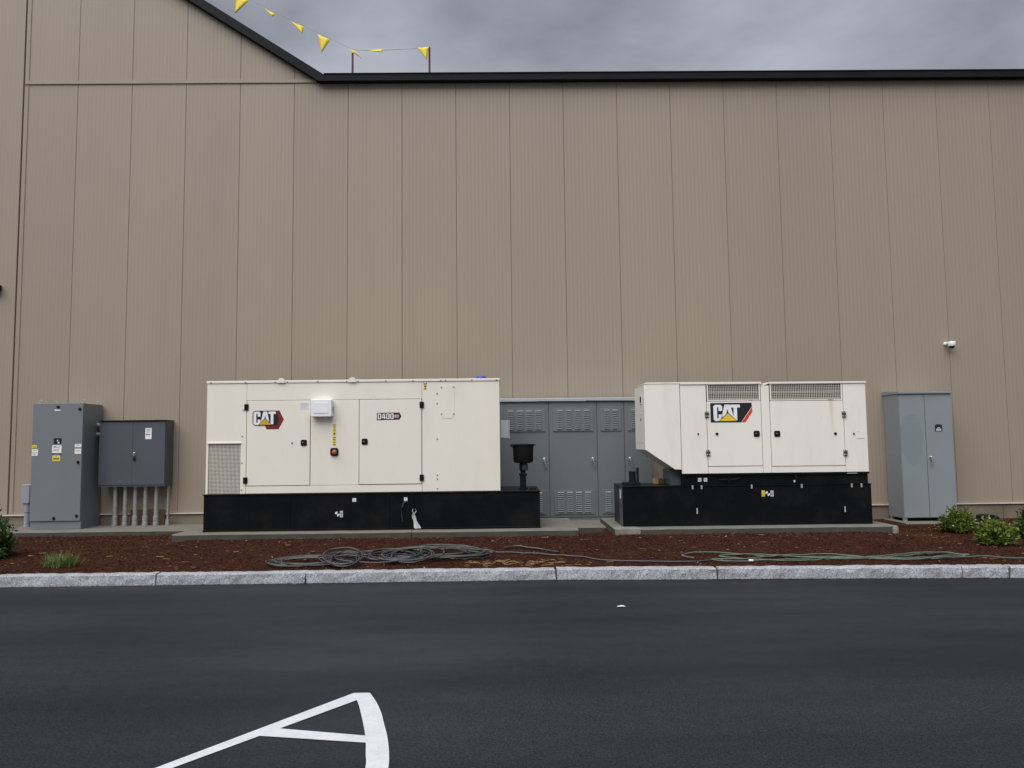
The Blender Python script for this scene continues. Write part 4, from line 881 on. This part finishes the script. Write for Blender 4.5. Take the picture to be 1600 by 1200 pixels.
# ------------------------------------------------------------------ plants
def shrub(cx, cy, rx, ry, ht, n, material, label, leaf=.034, cat='shrub', seed=1):
    rd = random.Random(seed); z0 = bed_h(cx, cy)
    root = thing('shrub', (cx, cy, z0), label, cat, 'low shrubs in the mulch')
    V = []; F = []; rv = []
    tips = []
    ns = 90
    for i in range(ns):     # shoots fan out from the base
        th = rd.uniform(0, 2*math.pi); el = math.asin(rd.uniform(.10, 1)); k = rd.uniform(.72, 1.08)*(1+.18*noise.noise((math.cos(th)*2, math.sin(th)*2, seed*3+el)))
        tips.append(Vector((cx+rx*k*math.cos(th)*math.cos(el), cy+ry*k*math.sin(th)*math.cos(el), z0+max(.05, ht*k*math.sin(el)))))
    per = n//ns
    for tp_ in tips:
        base = Vector((cx+rd.uniform(-.3, .3)*rx, cy+rd.uniform(-.3, .3)*ry, z0)); tone = rd.uniform(-.28, .22)
        for j in range(per):
            t = 1-.62*rd.random()**1.5; c = base.lerp(tp_, t)+Vector((rd.gauss(0, .032), rd.gauss(0, .032), rd.gauss(0, .026)))
            c.z = max(c.z, z0+.03)
            d = ((tp_-base).normalized()*.7+Vector((rd.gauss(0, .7), rd.gauss(0, .7), rd.gauss(.15, .5)))).normalized(); l_ = leaf*rd.uniform(.65, 1.25)
            s = d.cross(Vector((rd.gauss(0, .4), rd.gauss(0, .4), 1)))
            if s.length < .05: continue
            s.normalize(); u_ = s.cross(d); k = len(V); wd = l_*rd.uniform(.22, .32)
            V += [tuple(c), tuple(c+d*l_*.45+s*wd+u_*wd*.35), tuple(c+d*l_), tuple(c+d*l_*.45-s*wd+u_*wd*.35)]; F += [(k, k+1, k+2), (k, k+2, k+3)]
            r_ = min(.95, max(0, rd.random()*.75+.1+tone)) if rd.random() > .015 else 1.0
            rv += [r_, r_]
    me = faces_mesh('foliage', [(x-cx, y-cy, z-z0) for x, y, z in V], F, rv, material); place('foliage', me, (cx, cy, z0), root)
    b = MB()
    for tp_ in tips[:34]:
        base = Vector((cx+rd.uniform(-.12, .12)*rx, cy+rd.uniform(-.12, .12)*ry, z0-.02)); md = base.lerp(tp_, .5)+Vector((0, 0, -.02)); b.tube([base, md, base.lerp(tp_, .93)], [.006, .0045, .002], 5)
    b.build('stems', 'stem', root)
shrub(16.87, -2.12, .28, .26, .38, 3000, 'leaf_light', 'round light green shrub in front of the blue grey cabinet', .052, seed=2)
shrub(16.55, -3.58, .27, .25, .34, 3000, 'leaf_light', 'nearest light green shrub on the right, in front of its neighbour', .052, seed=5)
shrub(17.58, -2.95, .34, .32, .50, 3000, 'leaf_dark', 'dark green shrub cut off by the right picture edge', .06, seed=9)
shrub(1.99, -3.55, .36, .34, .62, 4200, 'leaf_dark', 'large dark green shrub cut off by the left picture edge', .06, seed=12)
# grass tuft
cx, cy = 3.42, -4.22; z0 = bed_h(cx, cy); gt = thing('grass_tuft', (cx, cy, z0), 'small tuft of pale green grass in the mulch behind the kerb', 'grass tuft')
V = []; F = []; rv = []
for i in range(620):
    bx_, by_ = cx+random.gauss(0, .085), cy+random.gauss(0, .06); th = random.gauss(math.pi if bx_ < cx else 0, 1.1); l_ = random.uniform(.12, .27); ln_ = random.uniform(.25, 1.05)
    d = Vector((math.cos(th)*math.sin(ln_), math.sin(th)*math.sin(ln_), math.cos(ln_))); s = Vector((-math.sin(th), math.cos(th), 0))*.0026
    p0 = Vector((bx_, by_, z0)); p1 = p0+d*l_*.55; p2 = p0+d*l_+Vector((0, 0, -l_*.22*ln_)); k = len(V)
    V += [tuple(p0-s), tuple(p0+s), tuple(p1+s), tuple(p1-s), tuple(p2)]; F += [(k, k+1, k+2, k+3), (k+3, k+2, k+4)]; r_ = random.random(); rv += [r_, r_]
me = faces_mesh('blades', [(x-cx, y-cy, z-z0) for x, y, z in V], F, rv, 'grass_blade'); stuff(place('blades', me, (cx, cy, z0), gt))

# black box by the wall behind the shrubs, litter
ub = thing('utility_box', (18.16, -.75, .19), 'small black rounded box on the mulch behind the right hand shrubs', 'utility box')
MB().prism([(18.02, .17), (18.32, .17), (18.31, .30), (18.27, .345), (18.21, .362), (18.09, .358), (18.035, .33)], -.98, -.70).build('lid', 'black_part', ub, .012); box('rim', 'black_rubber', ub, 18.00, 18.34, -1.0, -.68, .15, .20, .006)
b = MB(); pts = [(10.595, -6.525), (10.62, -6.55), (10.65, -6.545), (10.69, -6.53), (10.675, -6.50), (10.65, -6.48), (10.615, -6.49)]
b.add([(x, y, .005+.006*abs(math.sin(i*2.1))) for i, (x, y) in enumerate(pts)]+[(10.645, -6.515, .014)], [(i, (i+1) % 7, 7) for i in range(7)]); o = b.build('litter', 'white_paint', None); tag(o, 'crumpled scrap of white paper lying on the asphalt', 'litter')
sl = o.modifiers.new('thickness', 'SOLIDIFY'); sl.thickness = .002
